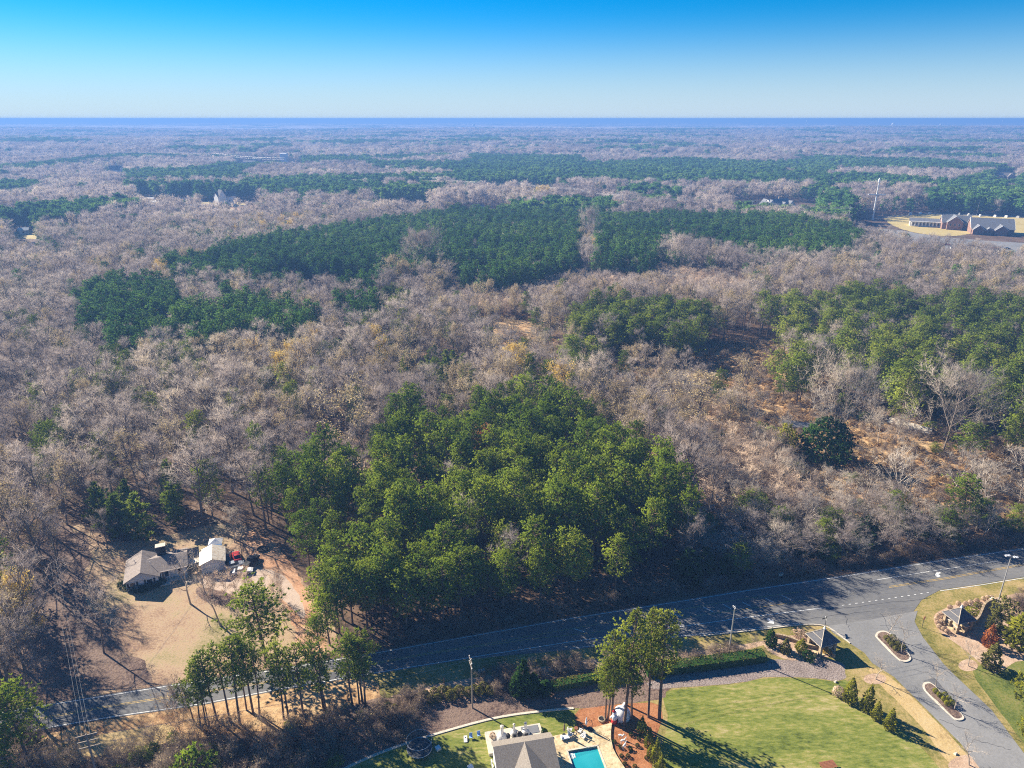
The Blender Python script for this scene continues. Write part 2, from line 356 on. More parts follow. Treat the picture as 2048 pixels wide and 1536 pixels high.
# ------------------------------------------------------------------ roads and ground covers (sheets one above the other)
road_n = [(-160, 1450), (105, 1406), (312, 1373), (560, 1336), (760, 1302), (1138, 1235), (1400, 1194), (1491, 1179), (1700, 1148), (1878, 1119), (2048, 1095), (2260, 1065)]
road_s = [(-160, 1505), (117, 1454), (232, 1435), (400, 1411), (553, 1382), (740, 1350), (939, 1318), (1140, 1300), (1400, 1271), (1523, 1258), (1602, 1248), (1640, 1248), (1657, 1252)]
ent_l = [(1664, 1264), (1700, 1287), (1729, 1306), (1744, 1326), (1788, 1354), (1858, 1424), (1924, 1490), (2000, 1590)]
ent_r = [(2130, 1590), (2048, 1507), (1983, 1420), (1911, 1352), (1887, 1328), (1846, 1275), (1829, 1243), (1827, 1223), (1843, 1200), (1880, 1180)]
road_se = [(1963, 1168), (2048, 1154), (2260, 1122)]
south = [(700, 1357), (939, 1316), (1140, 1298), (1400, 1269), (1523, 1256), (1602, 1246), (1660, 1250), (1729, 1306), (1788, 1354), (1858, 1424), (1924, 1490), (2010, 1620), (640, 1700), (640, 1560), (700, 1500), (760, 1450)]
ground_sheet('verge', south, .006, 'verge', 0, 0)
ground_sheet('verge', [(1840, 1195), (1880, 1179), (1963, 1167), (2048, 1153), (2300, 1115), (2300, 1640), (2170, 1620), (2048, 1508), (1983, 1420), (1911, 1352), (1887, 1328), (1846, 1275), (1829, 1243), (1827, 1223)], .006, 'verge', 0, 0)
ground_sheet('roadside_bank', [(60, 1478), (232, 1433), (400, 1409), (553, 1380), (742, 1348), (770, 1400), (760, 1430), (600, 1455), (420, 1470), (300, 1490), (180, 1520), (60, 1530)], .007, 'broomsedge', 1, .4, 4)
ground_sheet('dry_grass_bank', [(190, 1470), (330, 1445), (360, 1462), (330, 1490), (210, 1512), (140, 1505)], .011, 'tan_verge', 1, .5, 6)
yard_px = [(105, 1180), (130, 1090), (150, 1040), (200, 1075), (280, 1085), (430, 1045), (500, 1050), (560, 1100), (620, 1180), (660, 1240), (690, 1300), (560, 1336), (440, 1354), (312, 1373), (105, 1406), (60, 1400), (90, 1300)]
ground_sheet('yard', yard_px, .006, 'dry_grass', 1, .5, 2)
ground_sheet('leafy_ground', [(60, 1040), (170, 1060), (190, 1110), (150, 1180), (220, 1260), (265, 1310), (300, 1345), (300, 1374), (105, 1405), (40, 1410), (40, 1200)], .010, 'leaf_bank', 1, 1.2, 3)
ground_sheet('red_dirt', [(492, 1062), (530, 1068), (572, 1110), (606, 1165), (635, 1230), (660, 1312), (600, 1326), (585, 1235), (560, 1195), (500, 1150), (505, 1120), (490, 1090)], .014, 'red_dirt', 1, .6, 5)
ground_sheet('driveway', [(398, 1148), (440, 1143), (480, 1133), (545, 1138), (580, 1160), (600, 1190), (612, 1225), (604, 1243), (588, 1215), (560, 1194), (520, 1180), (470, 1190), (420, 1182), (395, 1168)], .018, 'gravel', 1, .4, 7)
ground_sheet('garden_bed', [(398, 1172), (470, 1190), (480, 1205), (440, 1212), (405, 1200), (388, 1182)], .022, 'leaf_bank', 1, .3, 9)
ground_sheet('footpath', [(775, 1392), (830, 1380), (870, 1368), (905, 1362), (960, 1352), (1030, 1344), (1110, 1330), (1190, 1318), (1290, 1308), (1400, 1303), (1480, 1290), (1560, 1276), (1560, 1283), (1480, 1302), (1400, 1315), (1290, 1322), (1190, 1336), (1110, 1350), (1030, 1362), (960, 1368), (905, 1376), (870, 1384), (800, 1396)], .010, 'pale_mulch', 1, .15, 3)
bank_px = [(740, 1398), (800, 1394), (870, 1385), (905, 1377), (960, 1369), (1030, 1361), (1110, 1348), (1190, 1336), (1290, 1322), (1400, 1315), (1480, 1302), (1525, 1296), (1535, 1335), (1400, 1352), (1330, 1378), (1330, 1400), (1200, 1412), (1150, 1416), (1090, 1421), (1010, 1431), (950, 1445), (880, 1465), (830, 1480), (740, 1512), (640, 1560), (640, 1440)]
ground_sheet('leaf_bank', bank_px, .014, 'leaf_bank', 1, .3, 11)
ground_sheet('stone_mulch', [(1290, 1362), (1400, 1345), (1527, 1328), (1545, 1318), (1590, 1320), (1660, 1318), (1690, 1328), (1690, 1345), (1695, 1357), (1671, 1362), (1642, 1357), (1580, 1354), (1530, 1354), (1510, 1358), (1488, 1364), (1440, 1369), (1400, 1372), (1340, 1376), (1300, 1380)], .018, 'stone_mulch', 1, .12, 12)
ground_sheet('entrance_bed', [(1530, 1278), (1570, 1270), (1620, 1274), (1660, 1292), (1675, 1303), (1650, 1318), (1590, 1322), (1560, 1316), (1528, 1296)], .022, 'pale_mulch', 1, .1, 12)
lawn_px = [(1330, 1381), (1400, 1374), (1440, 1371), (1488, 1366), (1510, 1360), (1530, 1356), (1580, 1356), (1642, 1359), (1671, 1364), (1695, 1359), (1704, 1380), (1740, 1412), (1790, 1452), (1850, 1500), (1900, 1560), (1900, 1660), (1280, 1660), (1300, 1560), (1340, 1440), (1325, 1400)]
ground_sheet('lawn', lawn_px, .010, 'lawn', 1, .1, 13)
ground_sheet('pool_lawn', [(740, 1514), (830, 1482), (880, 1467), (950, 1447), (1010, 1433), (1090, 1423), (1147, 1419), (1156, 1464), (1100, 1480), (1000, 1600), (980, 1680), (640, 1680), (640, 1565)], .018, 'lawn', 0, .05, 14)
ground_sheet('straw_bed', [(1146, 1420), (1200, 1412), (1260, 1406), (1315, 1404), (1328, 1430), (1316, 1460), (1300, 1560), (1290, 1640), (1262, 1600), (1250, 1540), (1232, 1510), (1222, 1480), (1224, 1450), (1215, 1448), (1156, 1464)], .022, 'pine_straw', 1, .15, 15)
ground_sheet('green_lawn', [(1940, 1345), (1960, 1330), (1985, 1330), (2020, 1300), (2300, 1260), (2300, 1620), (2150, 1600), (2050, 1490), (1990, 1410)], .010, 'lawn_green', 1, .15, 16)
ground_sheet('mulch_bed', [(1866, 1235), (1874, 1224), (1890, 1216), (1930, 1203), (1990, 1196), (2048, 1184), (2300, 1150), (2300, 1290), (2040, 1318), (2005, 1340), (1990, 1350), (1965, 1330), (1930, 1300), (1895, 1275), (1875, 1260)], .014, 'pale_mulch', 1, .1, 17)
for c_ in ((1750, 1358, 23, 11), (1936, 1331, 20, 12), (1937, 1530, 42, 20)):
    ground_sheet('tree_ring', [(c_[0]+c_[2]*math.cos(t*.52), c_[1]+c_[3]*math.sin(t*.52)) for t in range(12)], .024, 'pale_mulch', 1, .1, 18)
ground_sheet('dry_strip', [(1742, 1330), (1788, 1358), (1858, 1427), (1924, 1493), (2000, 1592), (1960, 1600), (1900, 1530), (1840, 1450), (1790, 1400), (1735, 1345)], .020, 'tan_verge', 1, .25, 19)
# north side clearings
ground_sheet('broomsedge_field', [(1330, 715), (1400, 690), (1480, 675), (1570, 690), (1600, 740), (1590, 790), (1520, 800), (1400, 770)], .02, 'broomsedge', 1, 1.5, 20)
ground_sheet('broomsedge_field', [(1500, 900), (1590, 850), (1700, 800), (1850, 800), (2048, 830), (2250, 850), (2250, 1040), (2048, 1040), (1800, 1060), (1640, 1030), (1560, 1010), (1500, 960)], .02, 'broomsedge', 1, 1.5, 21)
ground_sheet('broomsedge_field', [(860, 620), (1000, 575), (1100, 555), (1300, 540), (1420, 565), (1400, 640), (1250, 660), (1050, 640), (900, 650)], .02, 'broomsedge', 1, 2, 22)
ground_sheet('broomsedge_field', [(960, 690), (1070, 690), (1080, 640), (960, 640)], .03, 'broomsedge', 1, 1, 23)
ground_sheet('leafy_clearing', [(630, 900), (730, 890), (740, 930), (700, 960), (610, 940)], .02, 'pale_mulch', 1, 1, 24)
ground_sheet('church_field', [(1760, 432), (1850, 427), (2048, 436), (2400, 452), (2400, 480), (2048, 470), (1950, 466), (1900, 474), (1840, 468), (1790, 455)], .05, 'yellow_field', 1, 1.5, 25)
ground_sheet('car_park', [(1700, 458), (1790, 458), (1850, 470), (1950, 480), (2048, 486), (2300, 500), (2300, 545), (2048, 530), (1900, 515), (1760, 496), (1690, 476)], .08, 'drive_asphalt', 1, .5, 26)
ground_sheet('church_road', [(1740, 437), (1850, 426), (2048, 433), (2400, 448), (2400, 450), (2048, 435), (1850, 428), (1740, 439)], .12, 'drive_asphalt', 0, 0, 27)
for i_, c_ in enumerate([[(400, 405), (470, 403), (500, 410), (470, 420), (415, 416)], [(20, 463), (70, 462), (75, 478), (30, 478)], [(45, 498), (80, 496), (85, 506), (50, 508)], [(900, 426), (1010, 420), (1010, 432), (910, 434)], [(960, 386), (1080, 384), (1180, 400), (1060, 402)], [(750, 415), (860, 413), (865, 420), (760, 423)]]):
    ground_sheet('house_clearing', c_, .05, 'yellow_field' if i_ in (0, 1) else 'gravel', 0, .8, 30+i_)
ground_sheet('dirt_clearing', [(455, 414), (510, 408), (525, 414), (480, 423)], .07, 'red_dirt', 0, .8, 40)
ground_sheet('gravel_yard', [(380, 410), (420, 408), (450, 424), (410, 426)], .07, 'gravel', 0, .8, 41)
ground_sheet('broomsedge_field', [(1480, 800), (1600, 745), (1700, 790), (1600, 850), (1500, 905), (1370, 850)], .03, 'broomsedge', 1, 1.5, 28)
# the asphalt: main road with its junction mouth
rp = Gs(road_n)+Gs(road_se[::-1])+Gs(ent_r[::-1])+Gs(ent_l[::-1])+Gs(road_s[::-1])
tag(MB().sheet(rp, .030).obj('road', 'asphalt'), kind='structure')
dp = Gs([(1657, 1252), (1742, 1239), (1835, 1222)]+[(1829, 1243), (1846, 1275), (1887, 1328), (1911, 1352), (1983, 1420), (2048, 1507), (2130, 1590)]+ent_l[::-1])
tag(MB().sheet(dp, .036).obj('entrance_road', 'drive_asphalt'), kind='structure')
def marking(pxs, w=.16, m='white_line', dash=None, z=.042):
    w *= .9; mb = MB(); pts = Gs(pxs)
    if dash:
        L = sum(math.hypot(pts[i+1][0]-pts[i][0], pts[i+1][1]-pts[i][1]) for i in range(len(pts)-1)); n = int(L/dash)
        q = lerp_line(pts, n*3)
        for i in range(n): strip(mb, q[i*3:i*3+2], w, z)
    else: strip(mb, pts, w, z)
    tag(mb.obj('road_marking', m), kind='structure')
def off(l, dy): return [(x, y+dy) for x, y in l]
marking(off(road_n, 3), .17); marking(off(road_s[:7], -2.5)+[(1140, 1284), (1400, 1248), (1477, 1237), (1646, 1216)], .17)
marking([(1140, 1297), (1400, 1268), (1523, 1255), (1602, 1246)], .12)
marking([(1684, 1211), (1866, 1184)], .17, 'white_line', 1.6); marking([(1880, 1182), (1963, 1170), (2048, 1156), (2260, 1124)], .17)
marking([(-160, 1478), (105, 1432), (232, 1409), (400, 1384), (553, 1360), (750, 1326), (855, 1306), (961, 1290), (1050, 1274), (1203, 1247), (1400, 1213), (1480, 1199), (1600, 1184)], .13, 'yellow_line')
marking(off([(-160, 1478), (105, 1432), (232, 1409), (400, 1384), (553, 1360), (750, 1326), (855, 1306), (961, 1290), (1060, 1276), (1185, 1271-8), (1400, 1228), (1570, 1205), (1617, 1198)], 2.6), .13, 'yellow_line')
marking([(1778, 1173), (1895, 1155), (2048, 1128), (2260, 1096)], .13, 'yellow_line'); marking([(1778, 1175.5), (1895, 1157.5), (2048, 1130.5), (2260, 1098.5)], .13, 'yellow_line')
marking([(1746, 1161), (1866, 1142), (1997, 1122)], .15)
for a_, b_ in (((1406, 1214), (1426, 1224)), ((1445, 1208), (1464, 1219)), ((1484, 1204), (1501, 1213)), ((1530, 1196), (1547, 1205)), ((1563, 1191), (1585, 1201)), ((1340, 1225), (1362, 1234)), ((1300, 1231), (1322, 1242)), ((1145, 1257), (1170, 1264))):
    marking([a_, b_], .2)
def arrow(name_px, pts):
    tag(MB().sheet(Gs(pts), .042).obj('road_arrow', 'white_line'), kind='structure')
arrow('', [(1533, 1238), (1537, 1236.5), (1543, 1240.5), (1546, 1239), (1548, 1248), (1534, 1246), (1539, 1243.5)])
arrow('', [(1870, 1150), (1873, 1145), (1881, 1145), (1881, 1147), (1877, 1148), (1881, 1152.5), (1876, 1155), (1871, 1152)])
rc = random.Random(4)
for a_, b_ in (((1640, 1222), (1860, 1196)), ((1600, 1240), (1740, 1222)), ((1700, 1262), (1690, 1232)), ((1760, 1250), (1830, 1262)), ((1830, 1340), (1880, 1352)), ((1880, 1440), (1935, 1460)), ((1560, 1232), (1620, 1243)), ((1700, 1170), (1760, 1190)), ((1900, 1140), (1960, 1155)), ((160, 1410), (260, 1420)), ((1950, 1480), (2020, 1500)), ((1760, 1225), (1800, 1300))):
    n_ = 9; marking([(a_[0]+(b_[0]-a_[0])*k/n_+rc.uniform(-3, 3), a_[1]+(b_[1]-a_[1])*k/n_+rc.uniform(-1.2, 1.2)) for k in range(n_+1)], .09, 'crack_seal', z=.040)
tag(MB().sheet(Gs([(1705, 1228), (1790, 1216), (1800, 1226), (1712, 1240)]), .0385).obj('road_patch', 'asphalt'), kind='structure')
tag(MB().sheet(Gs([(1846, 1362), (1868, 1355), (1900, 1390), (1880, 1396)]), .0385).obj('road_patch', 'asphalt'), kind='structure')
# raised kerbs
def kerb(name, pts, w=.3, h=.14, m='concrete'):
    mb = MB(); n = len(pts)
    for i in range(n-1):
        a, b = Vector(pts[i]), Vector(pts[i+1]); L = (b-a).length
        if L < .01: continue
        c = (a+b)/2; mb.box(c.x, c.y, h/2+.02, L+.02, w, h, math.atan2(b.y-a.y, b.x-a.x))
    return tag(mb.obj(name, m), kind='structure')
kerb('kerb', smooth_poly(Gs([(1400, 1272.5), (1523, 1259.5), (1602, 1249.5), (1640, 1249.5), (1662, 1257), (1700, 1287)]), 2, False), .25)
kerb('lawn_edging', smooth_poly(Gs([(640, 1562), (740, 1513), (830, 1481), (880, 1466), (950, 1446), (1010, 1432), (1090, 1422), (1147, 1417)]), 2, False), .45, .12)
isl1 = smooth_poly(Gs([(1750, 1270), (1756, 1263), (1772, 1262), (1793, 1277), (1823, 1314), (1821, 1323), (1808, 1326), (1795, 1320), (1752, 1276)]), 2)
isl2 = smooth_poly(Gs([(1844, 1372), (1848, 1365), (1863, 1365), (1893, 1398), (1929, 1434), (1927, 1441), (1914, 1443), (1904, 1436), (1850, 1385)]), 2)
for isl in (isl1, isl2):
    tag(MB().prism(isl, .03, .19).obj('kerb_island', 'concrete'), kind='structure')
    c = Vector((sum(p[0] for p in isl)/len(isl), sum(p[1] for p in isl)/len(isl)))
    inn = [tuple(c+(Vector(p)-c)*(1-.42/(Vector(p)-c).length)) for p in isl]
    tag(MB().sheet(inn, .20).obj('island_mulch', 'leaf_bank'), kind='structure')
# ------------------------------------------------------------------ trees
class TM:
    """tree mesh: material slot 0 wood, slot 1 foliage or twigs"""
    def __init__(s): s.v = []; s.f = []; s.m = []; s.nv = {}
    def limb(s, pts, rad, n=3):
        k = len(pts); b = len(s.v)
        for i, p in enumerate(pts):
            d = (pts[min(i+1, k-1)]-pts[max(i-1, 0)]).normalized(); a = Vector((0, 0, 1)) if abs(d.z) < .9 else Vector((1, 0, 0))
            u = d.cross(a).normalized(); w = d.cross(u)
            for j in range(n):
                t = 2*math.pi*j/n; q = p+(u*math.cos(t)+w*math.sin(t))*rad[i]; s.v.append((q.x, q.y, q.z))
        for i in range(k-1):
            for j in range(n):
                s.f.append((b+i*n+j, b+i*n+(j+1) % n, b+(i+1)*n+(j+1) % n)); s.f.append((b+i*n+j, b+(i+1)*n+(j+1) % n, b+(i+1)*n+j))
        s.m += [0]*(2*n*(k-1))
    def tufts(s, P, rs, k, L, w, up=.4, out=None):
        """k leaf-sized triangles at each point of P"""
        P = np.repeat(np.asarray(P, float), k, 0); n = len(P)
        d = rs.normal(size=(n, 3)); d /= np.linalg.norm(d, axis=1)[:, None]+1e-9
        if out is not None: d += np.repeat(out, k, 0)*.7
        d[:, 2] += up; d /= np.linalg.norm(d, axis=1)[:, None]+1e-9
        q = rs.normal(size=(n, 3)); sd = np.cross(d, q); sd /= np.linalg.norm(sd, axis=1)[:, None]+1e-9
        Ls = L*(.6+.8*rs.rand(n, 1)); ws = w*(.6+.8*rs.rand(n, 1))*.5
        a = P+sd*ws; b = P-sd*ws; c = P+d*Ls; g = np.cross(b-a, c-a); g /= np.linalg.norm(g, axis=1)[:, None]+1e-9
        if out is not None:
            oo = np.repeat(out, k, 0); fl = (g*oo).sum(1) < 0; a[fl], b[fl] = b[fl].copy(), a[fl].copy(); g[fl] *= -1
            nn = oo*.75+g*.6; nn /= np.linalg.norm(nn, axis=1)[:, None]+1e-9; s.nv.update(zip(range(len(s.v), len(s.v)+3*n), np.repeat(nn, 3, 0).tolist()))
        V = np.stack([a, b, c], 1).reshape(-1, 3); base = len(s.v); s.v += V.tolist()
        F = (np.arange(n*3).reshape(-1, 3)+base).tolist(); s.f += F; s.m += [1]*n
    def mesh(s, name, mats, only=None):
        me = bpy.data.meshes.new(name)
        if only is None: v, f, mi = s.v, s.f, s.m; used = range(len(v))
        else:
            f0 = [ff for ff, m_ in zip(s.f, s.m) if m_ == only]; used = sorted({i for ff in f0 for i in ff}); mp = {u: i for i, u in enumerate(used)}
            v = [s.v[u] for u in used]; f = [tuple(mp[i] for i in ff) for ff in f0]; mi = None
        me.from_pydata(v, [], f)
        if only is None:
            for q in mats: me.materials.append(M[q])
            me.polygons.foreach_set('material_index', mi)
        else: me.materials.append(M[mats[only]])
        me.update()
        if s.nv and mats[0] != 'x' and only != 0:
            me.polygons.foreach_set('use_smooth', [True]*len(f)); me.normals_split_custom_set_from_vertices([s.nv.get(u, (0, 0, 0)) for u in used])
        return me
def rvec(rs): v = rs.normal(size=3); return Vector(v/np.linalg.norm(v))
def pine(seed, h=20, Rc=4.3, cs=.45, n=420, k=6, L=.62, w=.42, shape='dome', limbs=True):
    rs = np.random.RandomState(seed); t = TM(); lean = rs.normal(size=2)*.25
    def ax(z): f = z/h; return Vector((lean[0]*f*f*2+.15*math.sin(f*5+seed), lean[1]*f*f*2, z))
    t.limb([ax(h*f) for f in (0, .25, .5, .75, .97)], [h*.0145, h*.012, h*.009, h*.006, .03], 6)
    P = []; O = []; zc = cs*h; tot = 0
    whorls = max(5, int((h-zc)/.75)); bl = []
    for i in range(whorls):
        f = (i+.3*rs.rand())/whorls; z = zc+(h-zc)*f
        if shape == 'dome': r = Rc*math.sqrt(max(.04, 1-((f-.38)/.66)**2))
        elif shape == 'cone': r = Rc*(1-f)**.75*min(1, .6+1.6*f)+.15
        else: r = Rc*(.55+.45*math.sin(math.pi*min(1, f*1.05)))*(1 if f < .75 else max(.25, (1-f)*4))
        nb = 4 if shape != 'cone' else 5
        for j in range(nb):
            a = 2*math.pi*(j/nb)+rs.rand()*1.3+i*1.1; rr = r*(.62+.55*rs.rand()); el = R(-5+50*f+rs.normal()*8)
            bl.append((z, a, rr, el)); tot += rr
    for z, a, rr, el in bl:
        o = ax(z*.985); d = Vector((math.cos(a)*math.cos(el), math.sin(a)*math.cos(el), math.sin(el)))
        e = o+d*rr; e.z += .12*rr
        if limbs: t.limb([o, (o+e)/2+Vector((0, 0, -.08*rr)), e], [.06+.008*rr, .045, .015], 3)
        nt = max(1, int(n*rr/tot))
        for q in range(nt):
            g = .38+.68*rs.rand()**.75; side = rs.normal(size=3)*rr*.17*np.array([1, 1, .55]); p_ = o.lerp(e, g)
            p_ = np.array(p_)+side; P.append(p_); v = np.array(p_)-np.array((0, 0, zc+.35*(h-zc))); O.append(v/(np.linalg.norm(v)+.01))
    t.tufts(P, rs, k, L, w, .35, np.array(O)); return t
def bare(seed, h=18, Rc=5, cs=.35, lv=(9, 5, 4), tw=6, tl=1.3, tww=.045, leaves=0, ll=.35, multi=1, low=False):
    rs = np.random.RandomState(seed); t = TM(); tips = []
    def grow(o, d, ln, r, lev):
        seg = 3 if lev < 2 else 2; pts = [o]; dd = d.copy(); p = o
        for i in range(seg):
            dd = (dd+rvec(rs)*.16+Vector((0, 0, .10))).normalized(); p = p+dd*(ln/seg); pts.append(p)
        if not low or lev < 2: t.limb(pts, [r*(1-.75*i/seg) for i in range(seg+1)], 4 if lev == 1 else 3)
        if lev >= len(lv): tips.append((pts, dd)); return
        nk = lv[lev]
        for i in range(nk):
            f = .3+.7*(i+rs.rand()*.6)/nk; f = min(f, .99); s_ = f*seg; a = int(s_); q = pts[a].lerp(pts[a+1], s_-a)
            side = dd.cross(rvec(rs)).normalized(); an = R(28+28*rs.rand()); nd = (dd*math.cos(an)+side*math.sin(an)).normalized()
            grow(q, nd, ln*(.42+.25*rs.rand())*(1.15-.4*f), r*.42, lev+1)
    for m_ in range(multi):
        off_ = Vector((rs.normal()*.3*(multi > 1), rs.normal()*.3*(multi > 1), 0)); tilt = .05 if multi == 1 else .28
        d0 = Vector((rs.normal()*tilt, rs.normal()*tilt, 1)).normalized(); r0 = h*.016/(multi**.5)
        top = off_+d0*h*.93; fork = off_+d0*h*cs
        tp = [off_, off_+d0*h*cs*.5, fork, off_+d0*h*.66+Vector((rs.normal()*.4, rs.normal()*.4, 0)), top]
        t.limb(tp, [r0, r0*.85, r0*.7, r0*.38, .03], 6)
        n0 = lv[0]
        for i in range(n0):
            f = cs+(.92-cs)*(i+.5*rs.rand())/n0; q = tp[2].lerp(tp[3], min(1, (f-cs)/(.66-cs))) if f < .66 else tp[3].lerp(tp[4], (f-.66)/.27)
            a = i*2.4+rs.rand(); g = (f-cs)/(1-cs); el = R(28+42*g+rs.normal()*7); reach = Rc*math.sqrt(max(.08, 1-(max(0, g-.25)/.8)**2))*(.8+.35*rs.rand())
            ln = min(reach/max(.35, math.cos(el)), (h-h*f)*1.0/max(.2, math.sin(el))+1.5)
            grow(q, Vector((math.cos(a)*math.cos(el), math.sin(a)*math.cos(el), math.sin(el))), ln*.85, r0*.42, 1)
    P = []
    for pts, dd in tips:
        for i in range(tw):
            f = rs.rand(); k = len(pts)-1; a = min(k-1, int(f*k)); P.append(pts[a].lerp(pts[a+1], f*k-a))
    P = np.array([tuple(p) for p in P]); ctr = np.array((0, 0, h*.5)); O = P-ctr; O /= np.linalg.norm(O, axis=1)[:, None]+.01
    t.tufts(P, rs, 1, tl, tww, .35, O)
    if leaves:
        idx = rs.randint(0, len(P), leaves); LP = P[idx]+rs.normal(size=(leaves, 3))*.45; b = len(t.m); t.tufts(LP, rs, 1, ll, ll*.8, 0); t.m[b:] = [2]*leaves
    return t
def blob(seed, prof, n, k=3, L=.3, w=.25, stem=True, jit=.12, up=.2):
    """shrub or conifer: leaf-sized faces spread over and inside a lathe profile [(z, r), ...]"""
    rs = np.random.RandomState(seed); t = TM(); zs = [p[0] for p in prof]; rr = [p[1] for p in prof]
    if stem: t.limb([Vector((0, 0, 0)), Vector((0, 0, zs[-1]*.8))], [.03+.02*zs[-1], .02], 4)
    zz = zs[0]+(zs[-1]-zs[0])*rs.rand(n*2); r = np.interp(zz, zs, rr); keep = rs.rand(n*2) < (r/max(rr)+.05); zz = zz[keep][:n]; r = r[keep][:n]
    a = rs.rand(len(zz))*2*math.pi; bump = 1+jit*np.sin(a*3+zz*4+seed)+jit*rs.normal(size=len(zz)); q = (.55+.45*rs.rand(len(zz))**.5)
    P = np.stack([r*q*bump*np.cos(a), r*q*bump*np.sin(a), zz+rs.normal(size=len(zz))*.05*zs[-1]*.5], 1); P[:, 2] = np.maximum(P[:, 2], .03)
    O = P.copy(); O[:, 2] -= np.mean(zs); O /= np.linalg.norm(O, axis=1)[:, None]+.01
    t.tufts(P, rs, k, L, w, up, O); return t
PINE_M = ['pine_bark', 'pine_needles']; TW = ['bark', 'twigs']
K = {}   # kind -> list of (full mesh, trunk mesh, crown mesh, height, radius)
def proto(kind, t, mats, h, r):
    used = sorted(set(t.m)); full = t.mesh(kind, mats)
    tr = t.mesh(kind+'_trunk', mats, 0) if 0 in used else None
    if max(used) == 2:   # twigs and leaves are one crown
        u = TM(); keep = [(f, m_) for f, m_ in zip(t.f, t.m) if m_ > 0]; us = sorted({i for f, _ in keep for i in f}); mp = {a: b for b, a in enumerate(us)}
        u.v = [t.v[i] for i in us]; u.f = [tuple(mp[i] for i in f) for f, _ in keep]; u.m = [m_-1 for _, m_ in keep]; u.nv = {mp[k_]: v_ for k_, v_ in t.nv.items() if k_ in mp}; cr = u.mesh(kind+'_crown', mats[1:])
    else: cr = t.mesh(kind+'_crown', mats, 1)
    K.setdefault(kind, []).append((full, tr, cr, h, r))
for s_ in range(7): proto('tall_pine', pine(10+s_, 21, 4.5, .42, 820, 6, .50, .30, 'dome'), PINE_M, 21, 4.5)
for s_ in range(3): proto('olive_pine', pine(30+s_, 19, 4.6, .32, 800, 6, .52, .30, 'dome'), ['pine_bark', 'olive_needles'], 19, 4.6)
for s_ in range(3): proto('plantation_pine', pine(40+s_, 17, 3.3, .34, 300, 6, .62, .44, 'dome'), ['pine_bark', 'plantation_needles'], 17, 3.3)
for s_ in range(3): proto('roadside_pine', pine(50+s_, 16, 2.9, .44, 400, 6, .40, .20, 'mix'), ['pine_bark', 'olive_needles'], 16, 2.9)
for s_ in range(2): proto('young_pine', pine(60+s_, 11, 2.6, .1, 300, 6, .6, .4, 'cone'), ['pine_bark', 'olive_needles'], 11, 2.6)
for s_ in range(3): proto('bright_pine', pine(70+s_, 24, 3.6, .44, 620, 7, .44, .26, 'mix'), ['pine_bark', 'bright_needles'], 24, 3.6)
for s_ in range(8): proto('bare_tree', bare(100+s_, 18, 5.2, .32, (9, 5, 4), 6, 1.5, .055), TW, 18, 5.2)
for s_ in range(2): proto('tan_tree', bare(120+s_, 17, 5.6, .25, (10, 5, 4), 4, 1.2, .05, 1500, .34), ['bark', 'twigs', 'tan_leaves'], 17, 5.6)
for s_ in range(2): proto('yellow_tree', bare(130+s_, 16, 5.2, .22, (10, 5, 4), 3, 1.1, .05, 2400, .36), ['bark', 'twigs', 'yellow_leaves'], 16, 5.2)
for s_ in range(1): proto('orange_tree', bare(135+s_, 15, 3.8, .2, (10, 5, 4), 3, 1.0, .05, 2600, .34), ['bark', 'red_twigs', 'orange_leaves'], 15, 3.8)
for s_ in range(3): proto('spreading_tree', bare(140+s_, 17, 11, .16, (14, 8, 6), 8, 1.6, .055), ['bark', 'pale_twigs'], 17, 11)
for s_ in range(3): proto('pale_tree', bare(150+s_, 15, 5.5, .22, (8, 5, 4), 4, 1.2, .06, multi=2), ['pale_bark', 'pale_twigs'], 15, 5.5)
for s_ in range(4): proto('sapling', bare(160+s_, 6, 1.2, .15, (8, 5), 6, .9, .05, multi=2), ['pale_bark', 'red_twigs'], 6, 1.2)
for s_ in range(2): proto('street_tree', bare(170+s_, 7, 2.0, .3, (9, 5, 3), 3, .55, .018), ['pale_bark', 'pale_twigs'], 7, 2.0)
for s_ in range(3): proto('brush', bare(180+s_, 3.2, 2.0, .1, (6, 5), 8, .9, .04, 60, .25, multi=3), ['bark', 'dark_twigs', 'tan_leaves'], 3.2, 2.0)
for s_ in range(2): proto('cedar', blob(190+s_, [(.3, 1.6), (1.5, 2.2), (4, 1.8), (7, .9), (9, .1)], 420, 5, .6, .42), ['bark', 'dark_leaves'], 9, 2.2)
proto('broad_evergreen', blob(200, [(.4, 3.4), (2, 5.4), (5, 5.8), (8, 4.2), (10, 1.2)], 1300, 5, .55, .42), ['bark', 'dark_leaves'], 10, 5.8)
for s_ in range(2): proto('thicket_bush', blob(210+s_, [(.2, 1.8), (1.5, 2.4), (3, 1.9), (4.2, .5)], 260, 5, .45, .3, jit=.25), ['bark', 'olive_needles'], 4.2, 2.4)
for s_ in range(2): proto('round_shrub', blob(220+s_, [(.05, .5), (.4, .85), (.9, .8), (1.35, .2)], 260, 4, .16, .14, jit=.05), ['bark', 'box_leaves'], 1.35, .85)
proto('arborvitae', blob(230, [(.1, .9), (.8, 1.25), (2.2, .95), (3.6, .45), (4.6, .05)], 520, 4, .26, .2, jit=.10), ['bark', 'lime_leaves'], 4.6, 1.25)
proto('sedge_tuft', blob(240, [(.05, .5), (.5, .7), (1.1, .5), (1.5, .2)], 60, 4, .5, .12, stem=False, up=.9), ['bark', 'sedge'], 1.5, .7)
